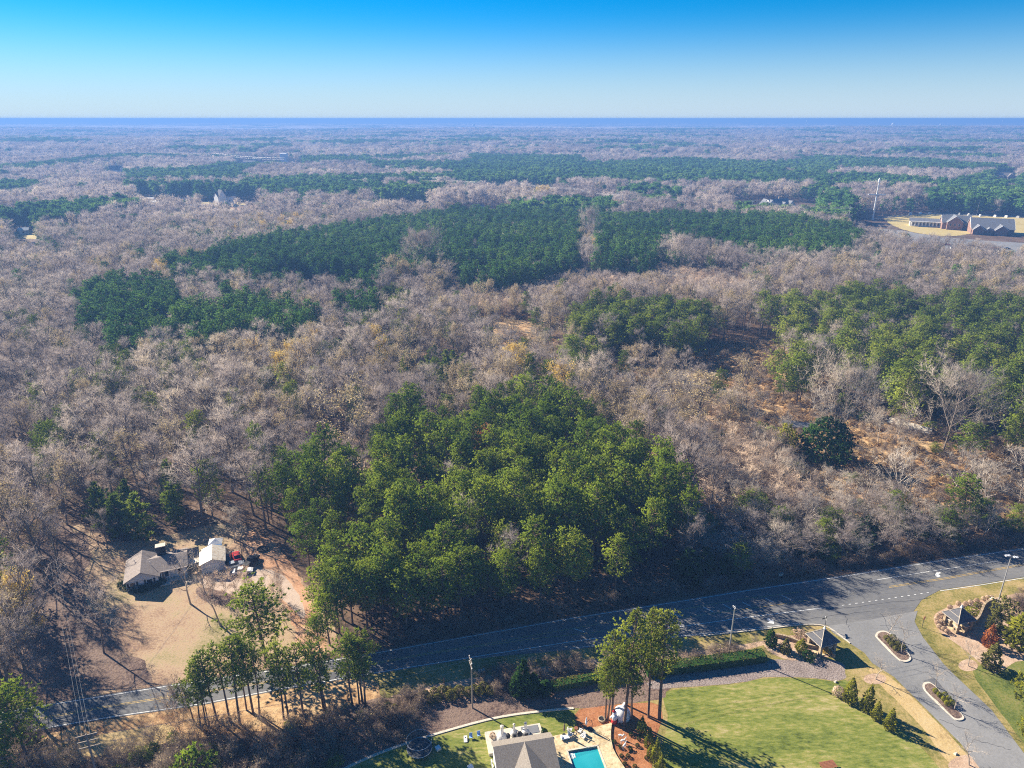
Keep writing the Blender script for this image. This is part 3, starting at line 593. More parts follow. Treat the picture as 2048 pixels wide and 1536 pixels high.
# coarser trees of the far stands
proto('far_pine', pine(300, 17, 3.9, .30, 70, 4, 1.9, 1.5, 'dome', False), ['pine_bark', 'plantation_needles'], 17, 3.9)
proto('far_pine', pine(301, 17, 3.7, .25, 70, 4, 1.9, 1.5, 'dome', False), ['pine_bark', 'plantation_needles'], 17, 3.7)
for s_ in range(3): proto('far_bare', bare(310+s_, 17, 5.4, .3, (9, 6), 9, 2.6, .21, low=True), TW, 17, 5.4)
proto('far_tan', bare(320, 16, 5.4, .3, (9, 6), 6, 2.2, .2, 260, .8, low=True), ['bark', 'twigs', 'tan_leaves'], 16, 5.4)
tcount = {}
NAMES = {'tall_pine': 'pine_tree', 'olive_pine': 'pine_tree', 'plantation_pine': 'pine_tree', 'roadside_pine': 'pine_tree', 'young_pine': 'pine_tree', 'bright_pine': 'pine_tree',
         'bare_tree': 'bare_tree', 'spreading_tree': 'bare_tree', 'pale_tree': 'bare_tree', 'street_tree': 'bare_tree', 'tan_tree': 'oak_tree', 'yellow_tree': 'autumn_tree', 'orange_tree': 'autumn_tree',
         'sapling': 'sapling', 'brush': 'brush', 'cedar': 'cedar_tree', 'broad_evergreen': 'evergreen_tree', 'thicket_bush': 'bush', 'round_shrub': 'shrub', 'arborvitae': 'arborvitae', 'sedge_tuft': 'grass_tuft'}
def plant(kind, x, y, h, r, label, cat, group=None, rz=None, parts=True, z=0.0, idx=None, recolor=None):
    ps = K[kind]; rnd = random.Random(int(x*731+y*977)); p_ = ps[(idx if idx is not None else rnd.randrange(len(ps))) % len(ps)]
    full, tr, cr, ph, pr = p_; rz = rnd.random()*6.28 if rz is None else rz; sc = (r/pr, r/pr, h/ph); nm = NAMES[kind]
    if parts and tr is not None:
        o = bpy.data.objects.new(nm, None); C.objects.link(o)
        a = bpy.data.objects.new('trunk', tr); C.objects.link(a); a.parent = o
        b = bpy.data.objects.new('crown' if 'tree' in nm or nm in ('sapling', 'arborvitae') else 'foliage', cr); C.objects.link(b); b.parent = o
        if recolor: b.material_slots[0].link = 'OBJECT'; b.material_slots[0].material = M[recolor]
        o.empty_display_size = .5
    else:
        o = bpy.data.objects.new(nm, full); C.objects.link(o)
    o.location = (x, y, z); tl_ = 0 if h < 3 else .05; o.rotation_euler = (rnd.uniform(-tl_, tl_), rnd.uniform(-tl_, tl_), rz); o.scale = sc
    return tag(o, label, cat, group)
# geometry nodes: woods nobody could count stand on one object's points
def stuff(name, label, cat, rows, kinds):
    """rows: (x, y, z, rot, sx, sz, index into kinds)"""
    a = np.array(rows, float); n = len(a); me = bpy.data.meshes.new(name); me.vertices.add(n)
    me.vertices.foreach_set('co', a[:, :3].astype(np.float32).ravel())
    rt = me.attributes.new('rot', 'FLOAT_VECTOR', 'POINT'); r3 = np.zeros((n, 3), np.float32); r3[:, 2] = a[:, 3]; r3[:, :2] = np.random.RandomState(3).uniform(-.07, .07, (n, 2)); rt.data.foreach_set('vector', r3.ravel())
    sc = me.attributes.new('scl', 'FLOAT_VECTOR', 'POINT'); s3 = np.stack([a[:, 4], a[:, 4], a[:, 5]], 1).astype(np.float32); sc.data.foreach_set('vector', s3.ravel())
    ix = me.attributes.new('idx', 'INT', 'POINT'); ix.data.foreach_set('value', a[:, 6].astype(np.int32))
    o = bpy.data.objects.new(name, me); C.objects.link(o); tag(o, label, cat, kind='stuff')
    ng = bpy.data.node_groups.new(name, 'GeometryNodeTree')
    ng.interface.new_socket('Geometry', in_out='INPUT', socket_type='NodeSocketGeometry'); ng.interface.new_socket('Geometry', in_out='OUTPUT', socket_type='NodeSocketGeometry')
    N, L = ng.nodes, ng.links; gi = N.new('NodeGroupInput'); go = N.new('NodeGroupOutput'); jn = N.new('GeometryNodeJoinGeometry')
    def attr(nm, ty):
        q = N.new('GeometryNodeInputNamedAttribute'); q.data_type = ty; q.inputs['Name'].default_value = nm; return q
    ar, asc, ai = attr('rot', 'FLOAT_VECTOR'), attr('scl', 'FLOAT_VECTOR'), attr('idx', 'INT')
    e2r = N.new('FunctionNodeEulerToRotation'); L.new(ar.outputs[0], e2r.inputs[0])
    for i, me_ in enumerate(kinds):
        po = bpy.data.objects.new('tree_model', me_)      # holds the shape for the instances; not a thing of the scene
        oi = N.new('GeometryNodeObjectInfo'); oi.inputs['Object'].default_value = po; oi.inputs['As Instance'].default_value = True
        cm = N.new('FunctionNodeCompare'); cm.data_type = 'INT'; cm.operation = 'EQUAL'; L.new(ai.outputs[0], cm.inputs['A']); cm.inputs['B'].default_value = i
        ip = N.new('GeometryNodeInstanceOnPoints'); L.new(gi.outputs[0], ip.inputs['Points']); L.new(cm.outputs[0], ip.inputs['Selection'])
        L.new(oi.outputs['Geometry'], ip.inputs['Instance']); L.new(e2r.outputs[0], ip.inputs['Rotation']); L.new(asc.outputs[0], ip.inputs['Scale'])
        L.new(ip.outputs[0], jn.inputs[0])
    L.new(jn.outputs[0], go.inputs[0]); md = o.modifiers.new('trees', 'NODES'); md.node_group = ng; return o
# ---- what grows where, outlined on the photograph at canopy height
ZONES = [
 ('tall', [(520, 1010), (522, 935), (560, 905), (640, 905), (720, 895), (738, 835), (800, 800), (880, 830), (940, 830), (965, 788), (1060, 778), (1145, 790), (1205, 835), (1290, 860), (1320, 905), (1375, 950), (1392, 1010), (1330, 1050), (1270, 1090), (1205, 1140), (1080, 1160), (900, 1180), (900, 1215), (760, 1250), (640, 1270), (612, 1200), (600, 1110), (545, 1060)]),
 ('plant', [(320, 530), (420, 500), (560, 468), (700, 450), (850, 430), (1000, 415), (1100, 403), (1215, 402), (1230, 415), (1190, 440), (1160, 470), (1150, 520), (1060, 545), (960, 560), (900, 540), (790, 545), (740, 575), (620, 560), (500, 560), (400, 550)]),
 ('plant', [(1190, 432), (1300, 428), (1420, 430), (1560, 432), (1700, 452), (1730, 478), (1670, 510), (1550, 508), (1450, 488), (1400, 480), (1330, 490), (1295, 530), (1190, 520)]),
 ('plant', [(155, 580), (230, 556), (330, 560), (360, 600), (420, 600), (450, 630), (560, 640), (545, 668), (470, 660), (420, 680), (330, 660), (280, 690), (210, 670), (160, 640)]),
 ('plant', [(430, 575), (540, 595), (640, 628), (640, 648), (560, 666), (450, 650)]),
 ('plant', [(680, 600), (740, 592), (760, 606), (735, 628), (680, 628)]),
 ('plant', [(240, 368), (480, 372), (500, 385), (420, 400), (300, 388)]),
 ('plant', [(480, 362), (620, 358), (760, 372), (900, 375), (880, 388), (700, 392), (560, 392), (480, 384)]),
 ('plant', [(0, 425), (100, 412), (260, 400), (290, 412), (200, 425), (120, 445), (0, 440)]),
 ('plant', [(900, 350), (1050, 345), (1100, 355), (1060, 372), (920, 372)]), ('plant', [(930, 312), (1160, 315), (1180, 325), (1060, 335), (950, 330)]),
 ('olive', [(1250, 372), (1300, 372), (1365, 380), (1380, 400), (1300, 405), (1255, 398)]), ('olive', [(1460, 400), (1500, 400), (1560, 408), (1590, 425), (1480, 425)]),
 ('olive', [(1600, 380), (1640, 370), (1700, 385), (1720, 430), (1680, 440), (1600, 430)]),
 ('olive', [(1840, 395), (1900, 365), (1980, 345), (2048, 350), (2300, 360), (2300, 430), (2048, 425), (1900, 415)]), ('olive', [(1560, 325), (1650, 320), (1680, 345), (1600, 355)]),
 ('olive', [(1105, 615), (1180, 600), (1270, 598), (1400, 612), (1450, 635), (1430, 660), (1380, 672), (1280, 668), (1200, 650), (1115, 638)]),
 ('olive', [(1510, 598), (1580, 585), (1660, 590), (1700, 570), (1790, 575), (1870, 600), (1900, 585), (2048, 600), (2300, 620), (2300, 860), (2048, 825), (1990, 790), (1950, 760), (1880, 770), (1800, 780), (1760, 740), (1700, 700), (1620, 690), (1560, 670), (1520, 640)]),
 ('olive', [(1990, 800), (2300, 810), (2300, 850), (1990, 830)]),
 ('youngp', [(168, 925), (230, 905), (300, 900), (370, 910), (390, 940), (360, 985), (280, 1000), (190, 1010), (165, 970)]),
 ('youngp', [(800, 690), (860, 670), (940, 690), (960, 715), (860, 725), (800, 715)]), ('olive', [(1130, 675), (1190, 672), (1200, 715), (1140, 720)]),
 ('olive', [(1560, 700), (1620, 690), (1640, 740), (1570, 745)]),
 ('field', [(1330, 715), (1400, 690), (1480, 675), (1570, 690), (1600, 740), (1590, 790), (1520, 800), (1400, 770)]),
 ('scrub', [(880, 590), (1000, 562), (1150, 545), (1300, 535), (1420, 545), (1500, 560), (1500, 590), (1400, 605), (1250, 590), (1120, 600), (1000, 620), (900, 620)]),
 ('scrub', [(1330, 860), (1450, 850), (1560, 880), (1580, 940), (1640, 980), (1560, 1010), (1440, 1020), (1390, 960)]),
 ('open', [(1500, 840), (1640, 760), (1760, 750), (1900, 775), (2048, 835), (2300, 850), (2300, 1030), (2048, 1020), (1880, 1000), (1760, 990), (1640, 1000), (1560, 940)]),
 ('light', [(1000, 650), (1090, 670), (1200, 700), (1330, 690), (1500, 660), (1600, 760), (1640, 800), (1500, 850), (1380, 890), (1290, 840), (1200, 790), (1120, 760), (980, 710)]),
 ('thicket', [(1205, 1140), (1270, 1090), (1390, 1015), (1560, 1010), (1760, 990), (2048, 1010), (2300, 1010), (2300, 1110), (2048, 1075), (1878, 1095), (1700, 1125), (1480, 1160), (1300, 1190), (1210, 1200)]),
 ('clump', [(790, 480), (900, 480), (905, 540), (790, 550)]),
]
CLEAR = [yard_px, [(480, 1050), (585, 1110), (625, 1200), (645, 1310), (560, 1340)], [(-160, 1441), (105, 1397), (560, 1316), (700, 1300), (760, 1282), (900, 1256), (1140, 1212), (1400, 1166), (1700, 1122), (2048, 1070), (2260, 1045)]+[(2400, 1700), (-400, 1700), (-400, 1450)], [(1400, 690), (1560, 670), (1570, 770), (1480, 790), (1400, 740)],
 [(1700, 440), (1850, 425), (2048, 434), (2400, 450), (2400, 560), (2048, 550), (1900, 530), (1800, 512), (1690, 480)], [(1440, 404), (1640, 404), (1640, 446), (1500, 446), (1440, 425)],
 [(395, 403), (525, 400), (530, 440), (400, 448)], [(270, 400), (395, 398), (395, 436), (270, 430)], [(15, 462), (75, 460), (95, 532), (40, 532)], [(895, 424), (1015, 418), (1015, 452), (900, 454)],
 [(955, 384), (1080, 382), (1200, 400), (1400, 418), (1400, 432), (1180, 410), (1040, 398), (960, 396)], [(745, 413), (865, 411), (870, 440), (760, 443)], [(615, 880), (735, 880), (745, 940), (700, 965), (610, 945)],
 [(560, 570), (760, 590), (760, 600), (660, 618), (540, 600)], [(840, 555), (1010, 562), (1000, 580), (900, 588), (840, 575)], [(470, 328), (610, 328), (610, 347), (470, 347)], [(215, 345), (255, 343), (255, 370), (215, 370)],
 [(1985, 355), (2035, 354), (2035, 386), (1985, 386)], [(960, 640), (1070, 645), (1075, 690), (965, 690)], [(1800, 905), (1990, 900), (2048, 960), (2048, 1010), (1800, 1000)], [(1200, 298), (1290, 296), (1290, 303), (1200, 303)]]
rg = np.random.RandomState(7)
def grid(y0, y1, sp_, jit=.42):
    ys = np.arange(y0, y1, sp_*.87); out = []
    for i, y in enumerate(ys):
        w = .80*y+45; xs = np.arange(-w, w, sp_)+(i % 2)*sp_/2; out.append(np.stack([xs, np.full(len(xs), y)], 1))
    a = np.concatenate(out); return a+rg.uniform(-jit, jit, a.shape)*sp_
def zone_of(x, y):
    px, py = PX(x, y, 15.0+terrain(x, y)); qx = np.clip(px, 2, 2600); z = np.full(len(x), '', dtype='<U8')
    for nm, poly in ZONES[::-1]:
        if nm not in ('scrub', 'field', 'open', 'thicket', 'light'): z[inpoly(qx, py, poly)] = nm
    lx, ly = PX(x, y, 5.0+terrain(x, y)); lx = np.clip(lx, 2, 2600)
    for nm, poly in ZONES:
        if nm in ('scrub', 'field', 'open', 'thicket', 'light'): z[inpoly(lx, ly, poly) & (z == '')] = nm
    bx, by = PX(x, y, terrain(x, y)); cl = np.zeros(len(x), bool)
    for poly in CLEAR: cl |= inpoly(bx, by, poly)
    nz = vnoise(x/170, y/110, 21)*.62+vnoise(x/380, y/300, 22)*.38; far = np.hypot(x, y) > 1050
    z[(z == '') & far & (nz > .58+.07*vnoise(x/2500, y/2500, 4))] = 'plant'; return z, cl, px, py
cand = []   # (distance, kind, x, y, z, h, r, zone, in_view)
def sow(pts, zs=None, scale=1.0, no=()):
    x, y = pts[:, 0], pts[:, 1]; z, cl, px, py = zone_of(x, y); hz = terrain(x, y); mixn = vnoise(x/28, y/28, 8); tone = vnoise(x/70, y/90, 31)
    for i in range(len(x)):
        if cl[i] or (zs and z[i] not in zs) or z[i] in no: continue
        r_ = rg.rand(); q = rg.rand(); zn = z[i]; d = math.hypot(x[i], y[i]); far = d > 720
        if zn == 'tall':
            if r_ < (.07 if y[i] > 145 else .10): continue
            kd, h, r = ('tall_pine', (15+7*q) if y[i] > 140 else 14+4*q, 2.9+1.5*q*q) if r_ > .12 else ('bare_tree', 16, 4)
        elif zn == 'plant': kd, h, r = ('plantation_pine', 15+6*q, (3.7 if d > 700 else 2.7)+1.1*q) if r_ > .04 else ('bare_tree', 15, 4)
        elif zn == 'olive' and d < 650 and rg.rand() < .10: continue
        elif zn == 'olive': kd, h, r = ('olive_pine', 15+4.5*q, 4.0+1.4*q) if r_ > .16 else ('bare_tree', 14, 4.5)
        elif zn == 'youngp': kd, h, r = ('young_pine', 11+4*q, 3+.8*q) if r_ > .25 else ('bare_tree', 12, 4)
        elif zn == 'field': kd, h, r = ('sapling', 4, 1.3) if r_ > .75 else (None, 0, 0)
        elif zn == 'scrub': kd, h, r = ('sapling', 7+2*q, 2.2) if r_ > .12 else ('pale_tree', 9, 3)
        elif zn == 'open':
            if r_ < .13: kd, h, r = 'pale_tree', 7+5*q, 3+2*q
            elif r_ < .22: kd, h, r = 'thicket_bush', 3+2*q, 2.2
            elif r_ < .34: kd, h, r = 'brush', 3+2*q, 2.5+q
            else: continue
        elif zn == 'thicket':
            lo = .72 if x[i] > 45 else 1
            if r_ < .35: kd, h, r = 'bare_tree', (8+5*q)*lo, 3.6
            elif r_ < .55: kd, h, r = 'pale_tree', (7+5*q)*lo, 3.5
            elif r_ < .68: kd, h, r = 'cedar', (5+4*q)*lo, 2.2+q
            elif r_ < .78: kd, h, r = 'olive_pine', (9+4*q)*lo, 3
            else: kd, h, r = 'thicket_bush', (3+3*q)*lo, 2.6
        elif zn == 'light':
            if r_ < .26: kd, h, r = 'pale_tree', 7+6*q, 3.2+1.6*q
            elif r_ < .48: kd, h, r = 'tan_tree', 8+6*q, 3.5+2*q
            elif r_ < .62: kd, h, r = 'bare_tree', 9+6*q, 3.5+1.5*q
            elif r_ < .69: kd, h, r = 'olive_pine', 8+6*q, 3
            elif r_ < .85: kd, h, r = 'sapling', 6, 2
            else: continue
        elif zn == 'clump': kd, h, r = 'tan_tree', 19, 7
        else:
            pn = .06+.14*(mixn[i] > .62)+(.10 if d > 1100 else 0)
            if r_ < pn: kd, h, r = ('plantation_pine' if d > 420 else 'olive_pine'), 13+5*q, 3.6
            elif r_ < pn+.07+.14*(tone[i] > .58)+(.16 if px[i] > 850 and py[i] > 520 else 0): kd, h, r = 'tan_tree', 14+5*q, 4.6+1.2*q
            elif r_ < pn+.34 and tone[i] > .70: kd, h, r = 'yellow_tree', 14+3*q, 4.6
            else: kd, h, r = 'bare_tree', 11+9*q, 3.4+4.2*q*q
        if kd is None: continue
        if far: kd = {'plantation_pine': 'far_pine', 'olive_pine': 'far_pine', 'tall_pine': 'far_pine', 'bare_tree': 'far_bare', 'tan_tree': 'far_tan', 'yellow_tree': 'far_tan', 'sapling': 'sapling'}.get(kd, 'far_bare')
        hs_ = 1+(scale-1)*.25
        cand.append((d, kd, float(x[i]), float(y[i]), float(hz[i]), h*hs_, r*scale, zn, (-40 < px[i] < 2088) and (200 < py[i] < 1600)))
sow(grid(96, 700, 7.4), no=('tall', 'plant')); sow(grid(96, 420, 6.1), ('tall',)); sow(grid(200, 700, 5.8), ('plant',)); sow(grid(700, 1800, 10.5), scale=1.3); sow(grid(1800, 4700, 21), scale=2.5)
def extra(zone_names, y0, y1, sp_):
    p_ = grid(y0, y1, sp_); sow(p_, zone_names)
extra(('scrub', 'thicket'), 120, 560, 4.2)
GREEN = {'tall_pine', 'olive_pine', 'plantation_pine', 'young_pine'}; BARE = {'bare_tree', 'pale_tree'}
cand.sort(key=lambda c: c[0]); cnt = {}; rest = []
LAB = {
 ('olive_pine', 'thicket'): ('small olive pine in the roadside thicket', 'small pines of the roadside thicket'),
 ('tall_pine', 'tall'): ('tall green pine in the dense stand between the house drive and the road', 'pines of the dense stand above the road'),
 ('olive_pine', ''): ('yellow green pine standing among the leafless woods', 'pines scattered in the bare woods'),
 ('olive_pine', 'olive'): ('broad olive green pine in the loose grove on the right', 'pines of the right hand grove'),
 ('plantation_pine', 'plant'): ('dark blue green pine packed in the mid distance plantation', 'plantation pines'),
 ('plantation_pine', ''): ('small dark pine standing alone among distant bare trees', 'far scattered pines'),
 ('young_pine', 'youngp'): ('young pointed pine in a small group inside the bare woods', 'young pines in small groups'),
 ('bare_tree', ''): ('leafless grey brown tree in the hardwood forest', 'bare trees of the hardwood forest'),
 ('bare_tree', 'tall'): ('leafless tree squeezed between the tall pines', 'bare trees among the tall pines'),
 ('bare_tree', 'thicket'): ('leafless tree in the shaded thicket along the road', 'bare trees of the roadside thicket'),
 ('pale_tree', 'thicket'): ('whitish leafless tree rising out of the roadside thicket', 'pale trees of the roadside thicket'),
 ('bare_tree', 'youngp'): ('leafless tree between the young pines', 'bare trees among young pines'),
 ('bare_tree', 'olive'): ('leafless tree standing in the right hand pine grove', 'bare trees in the pine grove'),
 ('bare_tree', 'plant'): ('leafless tree standing in the plantation', 'bare trees in the plantation'),
 ('pale_tree', 'open'): ('small whitish bare tree on the rusty brown clearing', 'pale trees of the clearing'),
 ('pale_tree', 'scrub'): ('small pale bare tree among thin saplings', 'pale trees in the scrub'),
 ('cedar', 'thicket'): ('dark pointed cedar in the shaded thicket beside the road', 'cedars of the roadside thicket'),
 ('thicket_bush', 'thicket'): ('olive evergreen bush in the roadside thicket', 'bushes of the roadside thicket'),
 ('pale_tree', 'light'): ('pale bare tree on the light brushy slope right of centre', 'pale trees of the brushy slope'), ('tan_tree', 'light'): ('tan leaved tree on the light brushy slope right of centre', 'tan trees of the brushy slope'),
 ('bare_tree', 'light'): ('grey bare tree on the light brushy slope right of centre', 'grey trees of the brushy slope'), ('olive_pine', 'light'): ('small olive pine on the light brushy slope right of centre', 'small pines of the brushy slope'),
 ('thicket_bush', 'open'): ('olive evergreen bush on the rusty brown clearing', 'bushes of the clearing'),
 ('brush', 'open'): ('low leafless brush on the rusty brown clearing', 'brush of the clearing'),
 ('sapling', 'scrub'): ('thin reddish sapling in the dense young growth', 'saplings of the young growth'),
 ('sapling', 'field'): ('thin sapling on the rusty broomsedge field', 'saplings on the field'),
 ('tan_tree', ''): ('tree still holding tan leaves among the bare woods', 'tan leaved oaks in the woods'),
 ('tan_tree', 'clump'): ('large tan crowned oak in front of the dark plantation', 'large oaks by the plantation'),
 ('yellow_tree', ''): ('tree with thin yellow leaves in the bare woods', 'yellow trees in the woods'),
}
CAT = {'pine_tree': 'pine', 'bare_tree': 'bare tree', 'oak_tree': 'oak', 'autumn_tree': 'autumn tree', 'sapling': 'sapling', 'brush': 'brush', 'cedar_tree': 'cedar', 'bush': 'bush'}
def whereabouts(zn, px, py):
    if zn == 'tall': return ', front row' if py > 1120 else ', left flank' if px < 650 else ', right flank' if px > 1260 else ', back edge' if py < 880 else ', left middle' if px < 900 else ', right middle' if px > 1100 else ', centre'
    if zn == '': return ', left border' if px < 120 else ', behind the house' if px < 720 and py > 860 else ', left side' if px < 720 else ', behind the pines' if px < 1300 else ', right side'
    if zn in ('olive', 'open', 'plant'): return ', near part' if py > 720 else ', far part'
    return ', left part' if px < 1500 else ', right part'
for c in cand:
    d, kd, x, y, z, h, r, zn, vis = c; nm = NAMES.get(kd)
    lim = {'pine_tree': 280, 'bare_tree': 230, 'sapling': 120, 'cedar_tree': 120, 'bush': 90, 'oak_tree': 90, 'autumn_tree': 40, 'brush': 60}.get(nm, 0)
    key = (kd, zn) if (kd, zn) in LAB else None
    if nm and vis and key and cnt.get(nm, 0) < lim:
        cnt[nm] = cnt.get(nm, 0)+1; lb, gp = LAB[key]; w_ = whereabouts(zn, *PX(x, y, z+h*.7)); lb = lb+w_; gp = gp+w_; plant(kd, x, y, h, r, lb, CAT[nm], gp, parts=d < 330)
    else: rest.append(c)
def pour(name, label, cat, kinds):
    ms = []; ix = {}
    for k_ in kinds:
        ix[k_] = (len(ms), len(K[k_])); ms += [p_[0] for p_ in K[k_]]
    rows = []
    for d, kd, x, y, z, h, r, zn, vis in rest:
        if kd in kinds:
            b, n = ix[kd]; j = int(rg.randint(n)); p_ = K[kd][j]; rows.append((x, y, z, rg.rand()*6.28, r/p_[4], h/p_[3], b+j))
    if rows: stuff(name, label, cat, rows, ms)
pour('pine_woods', 'dark green pine woods in stands across the middle distance', 'pine woods', ['tall_pine', 'olive_pine', 'plantation_pine', 'young_pine', 'far_pine'])
pour('hardwood_forest', 'leafless grey brown hardwood forest covering the land', 'forest', ['bare_tree', 'pale_tree', 'far_bare', 'tan_tree', 'far_tan', 'yellow_tree'])
pour('young_growth', 'dense reddish young growth and brush', 'undergrowth', ['sapling', 'brush', 'cedar', 'thicket_bush'])
# undergrowth: sedge and low brush on the fields, brush on the bank below the row of pines
rest = []
def scatter(polys, sp_, kinds, hr, seed):
    rs = np.random.RandomState(seed)
    for poly in polys:
        w = np.array(Gs(poly)); x0, y0 = w.min(0); x1, y1 = w.max(0); n = int((x1-x0)*(y1-y0)/(sp_*sp_)); xs = rs.uniform(x0, x1, n); ys = rs.uniform(y0, y1, n)
        m = inpoly(xs, ys, [tuple(p_) for p_ in w])
        for x, y in zip(xs[m], ys[m]):
            kd, a, b, c_, d_ = hr[rs.randint(len(hr))]; rest.append((0, kd, x, y, 0, a+(b-a)*rs.rand(), c_+(d_-c_)*rs.rand(), '', True))
FLD = [[(1330, 715), (1400, 690), (1480, 675), (1570, 690), (1600, 740), (1590, 790), (1520, 800), (1400, 770)], [(1500, 900), (1590, 850), (1700, 800), (1850, 800), (2048, 830), (2160, 850), (2160, 1040), (2048, 1040), (1800, 1060), (1640, 1030), (1560, 1010), (1500, 960)],
       [(860, 620), (1000, 575), (1100, 555), (1300, 540), (1420, 565), (1400, 640), (1250, 660), (1050, 640), (900, 650)]]
FLD.append([(1000, 660), (1200, 700), (1330, 690), (1400, 850), (1290, 840), (1120, 760)]); FLD.append([(1480, 800), (1600, 745), (1700, 790), (1600, 850), (1500, 905), (1370, 850)])
scatter(FLD, 2.3, None, [('sedge_tuft', .8, 1.6, .7, 1.3), ('sedge_tuft', .8, 1.6, .7, 1.3), ('brush', 1, 2.2, 1, 1.8)], 5)
pour('broomsedge', 'rusty broomsedge tufts and low brush covering the open fields', 'field grass', ['sedge_tuft', 'brush'])
rest = []
scatter([[(330, 1476), (420, 1462), (560, 1452), (740, 1430), (760, 1440), (745, 1500), (640, 1560), (640, 1640), (200, 1640), (230, 1520), (300, 1500)], [(-60, 1470), (100, 1480), (150, 1510), (150, 1620), (-60, 1620)]], 1.7, None, [('brush', 1.6, 3.4, 1.2, 2.2), ('brush', 1.6, 3.4, 1.2, 2.2), ('brush', 1, 2, 1, 1.6), ('thicket_bush', 1, 2.2, .9, 1.5)], 6)
pour('undergrowth', 'tangle of leafless brush below the row of pines', 'undergrowth', ['brush', 'thicket_bush'])
rest = []
scatter([[(760, 1400), (850, 1392), (870, 1410), (830, 1470), (745, 1505)], [(960, 1350), (1030, 1340), (1190, 1320), (1190, 1340), (1100, 1355), (1010, 1400), (960, 1380)], [(1290, 1322), (1400, 1312), (1530, 1286), (1530, 1300), (1400, 1330), (1290, 1345)], [(2010, 1195), (2160, 1170), (2160, 1230), (2030, 1225)], [(1200, 1192), (1400, 1162), (1700, 1118), (2048, 1064), (2200, 1050), (2200, 1070), (2048, 1086), (1700, 1138), (1400, 1182), (1200, 1212)], [(640, 1300), (760, 1268), (900, 1243), (1140, 1203), (1140, 1224), (900, 1265), (760, 1290)]], 1.25, None, [('brush', .9, 1.9, .8, 1.5)], 8)
pour('hedgerow_brush', 'low leafless shrubs along the mulched bank south of the road', 'undergrowth', ['brush'])
# ------------------------------------------------------------------ single trees and shrubs placed one by one
def tree_px(kind, bx, by, ty, r, label, cat, group=None, idx=None, h=None, recolor=None, z=0):
    x, y = G(bx, by); h = h or hgt(by, ty); return plant(kind, x, y, h, r, label, cat, group, parts=True, idx=idx, recolor=recolor, z=z)
row = [(389, 1448, 1352, 1.7), (402, 1455, 1344, 2.0), (413, 1449, 1318, 1.9), (419, 1453, 1330, 1.6), (434, 1441, 1294, 2.4), (460, 1441, 1284, 2.5), (480, 1449, 1280, 2.7), (493, 1421, 1292, 2.1), (508, 1425, 1270, 2.8), (519, 1430, 1300, 2.0), (567, 1438, 1296, 2.4), (579, 1437, 1286, 2.6), (607, 1431, 1284, 2.6), (647, 1423, 1276, 2.6), (652, 1426, 1300, 2.3), (705, 1412, 1266, 2.8), (718, 1408, 1270, 2.3), (732, 1411, 1274, 2.5), (725, 1406, 1262, 2.6)]
for i, (bx, by, ty, r) in enumerate(row):
    r *= 1.05
    tree_px('roadside_pine', bx, by, ty, r, ['slender pine with bare lower trunk in the row south of the road', 'slender pine near the right end of the roadside row, its crown meeting the neighbours'][bx > 640], 'pine', 'row of slender pines along the road', i)
for bx, by, ty, r, i in ((391, 1456, 1395, 3, 0),):
    tree_px('brush', bx-30, by+10, 1400, 2.6, 'pale leafless bush at the left end of the pine row', 'bush')
ctr = [(1211, 1438, 1320, 2.2, 'short pine at the left foot of the tall pine clump by the pool'), (1216, 1440, 1305, 2.4, 'narrow pine low on the left of the tall pine clump'), (1224, 1428, 1258, 3.0, 'yellow green pine, second from left in the tall clump'), (1248, 1450, 1211, 3.3, 'tallest yellow green pine, nearest the pool deck'), (1252, 1410, 1290, 2.4, 'thin pine behind the tallest one of the clump'), (1263, 1442, 1300, 2.8, 'dark shaded pine in the middle of the tall clump'), (1296, 1434, 1213, 2.6, 'tall pine with a long clear trunk and a small top'), (1318, 1439, 1222, 4.0, 'tall broad pine at the right of the clump above the lawn')]
for i, (bx, by, ty, r, lb) in enumerate(ctr): tree_px('bright_pine', bx, by, ty, r*.88, lb, 'pine', 'tall pines between the pool and the lawn', i)
for bx, by, ty, r, lb in ((60, 1530, 1378, 4.2, 'pine at the lower left corner, its crown over the road end'), (20, 1545, 1372, 4.5, 'pine cut by the left border above the lower corner'), (-40, 1520, 1380, 4.5, 'pine half outside the left border near the corner'), (10, 1600, 1480, 3.0, 'small dark pine in the lower left corner')):
    tree_px('tall_pine', bx, by, ty, r, lb, 'pine', 'pines at the lower left corner')
tree_px('olive_pine', 533, 1322, 1180, 5.6, 'large yellow green pine standing alone between the yard and the road', 'pine', idx=1)
tree_px('olive_pine', 12, 1200, 1088, 5.0, 'bright green pine against the left border beside the bare trees', 'pine', idx=2)
tree_px('tall_pine', 528, 990, 852, 2.6, 'lone tall narrow pine in the bare woods left of the pine stand', 'pine', idx=0)
tree_px('tall_pine', 660, 1290, 1190, 3.2, 'pine at the lower left tip of the stand by the drive mouth', 'pine', idx=3)
for bx, by, ty, r in ((655, 1270, 1130, 3.6), (680, 1282, 1150, 3.4), (705, 1262, 1120, 4.0), (735, 1268, 1128, 3.8), (765, 1255, 1118, 3.6), (800, 1258, 1125, 3.8), (845, 1246, 1105, 4.0), (895, 1240, 1110, 3.6), (950, 1232, 1095, 3.8), (1010, 1224, 1090, 3.6), (1080, 1215, 1080, 3.8)):
    tree_px('tall_pine', bx, by-14, ty+6, r*.9, 'tall green pine on the outer edge of the dense stand just above the road', 'pine', 'pines on the road edge of the stand')
tree_px('tall_pine', 640, 1305, 1235, 2.2, 'small pine beside the drive mouth', 'pine', idx=2)
tree_px('tan_tree', 50, 1140, 985, 7.0, 'broad tree with pale tan leaves at the left border', 'oak', idx=0)
tree_px('yellow_tree', 60, 1290, 1160, 4.0, 'tree with dull yellow leaves at the left border beside the yard', 'autumn tree', idx=0)
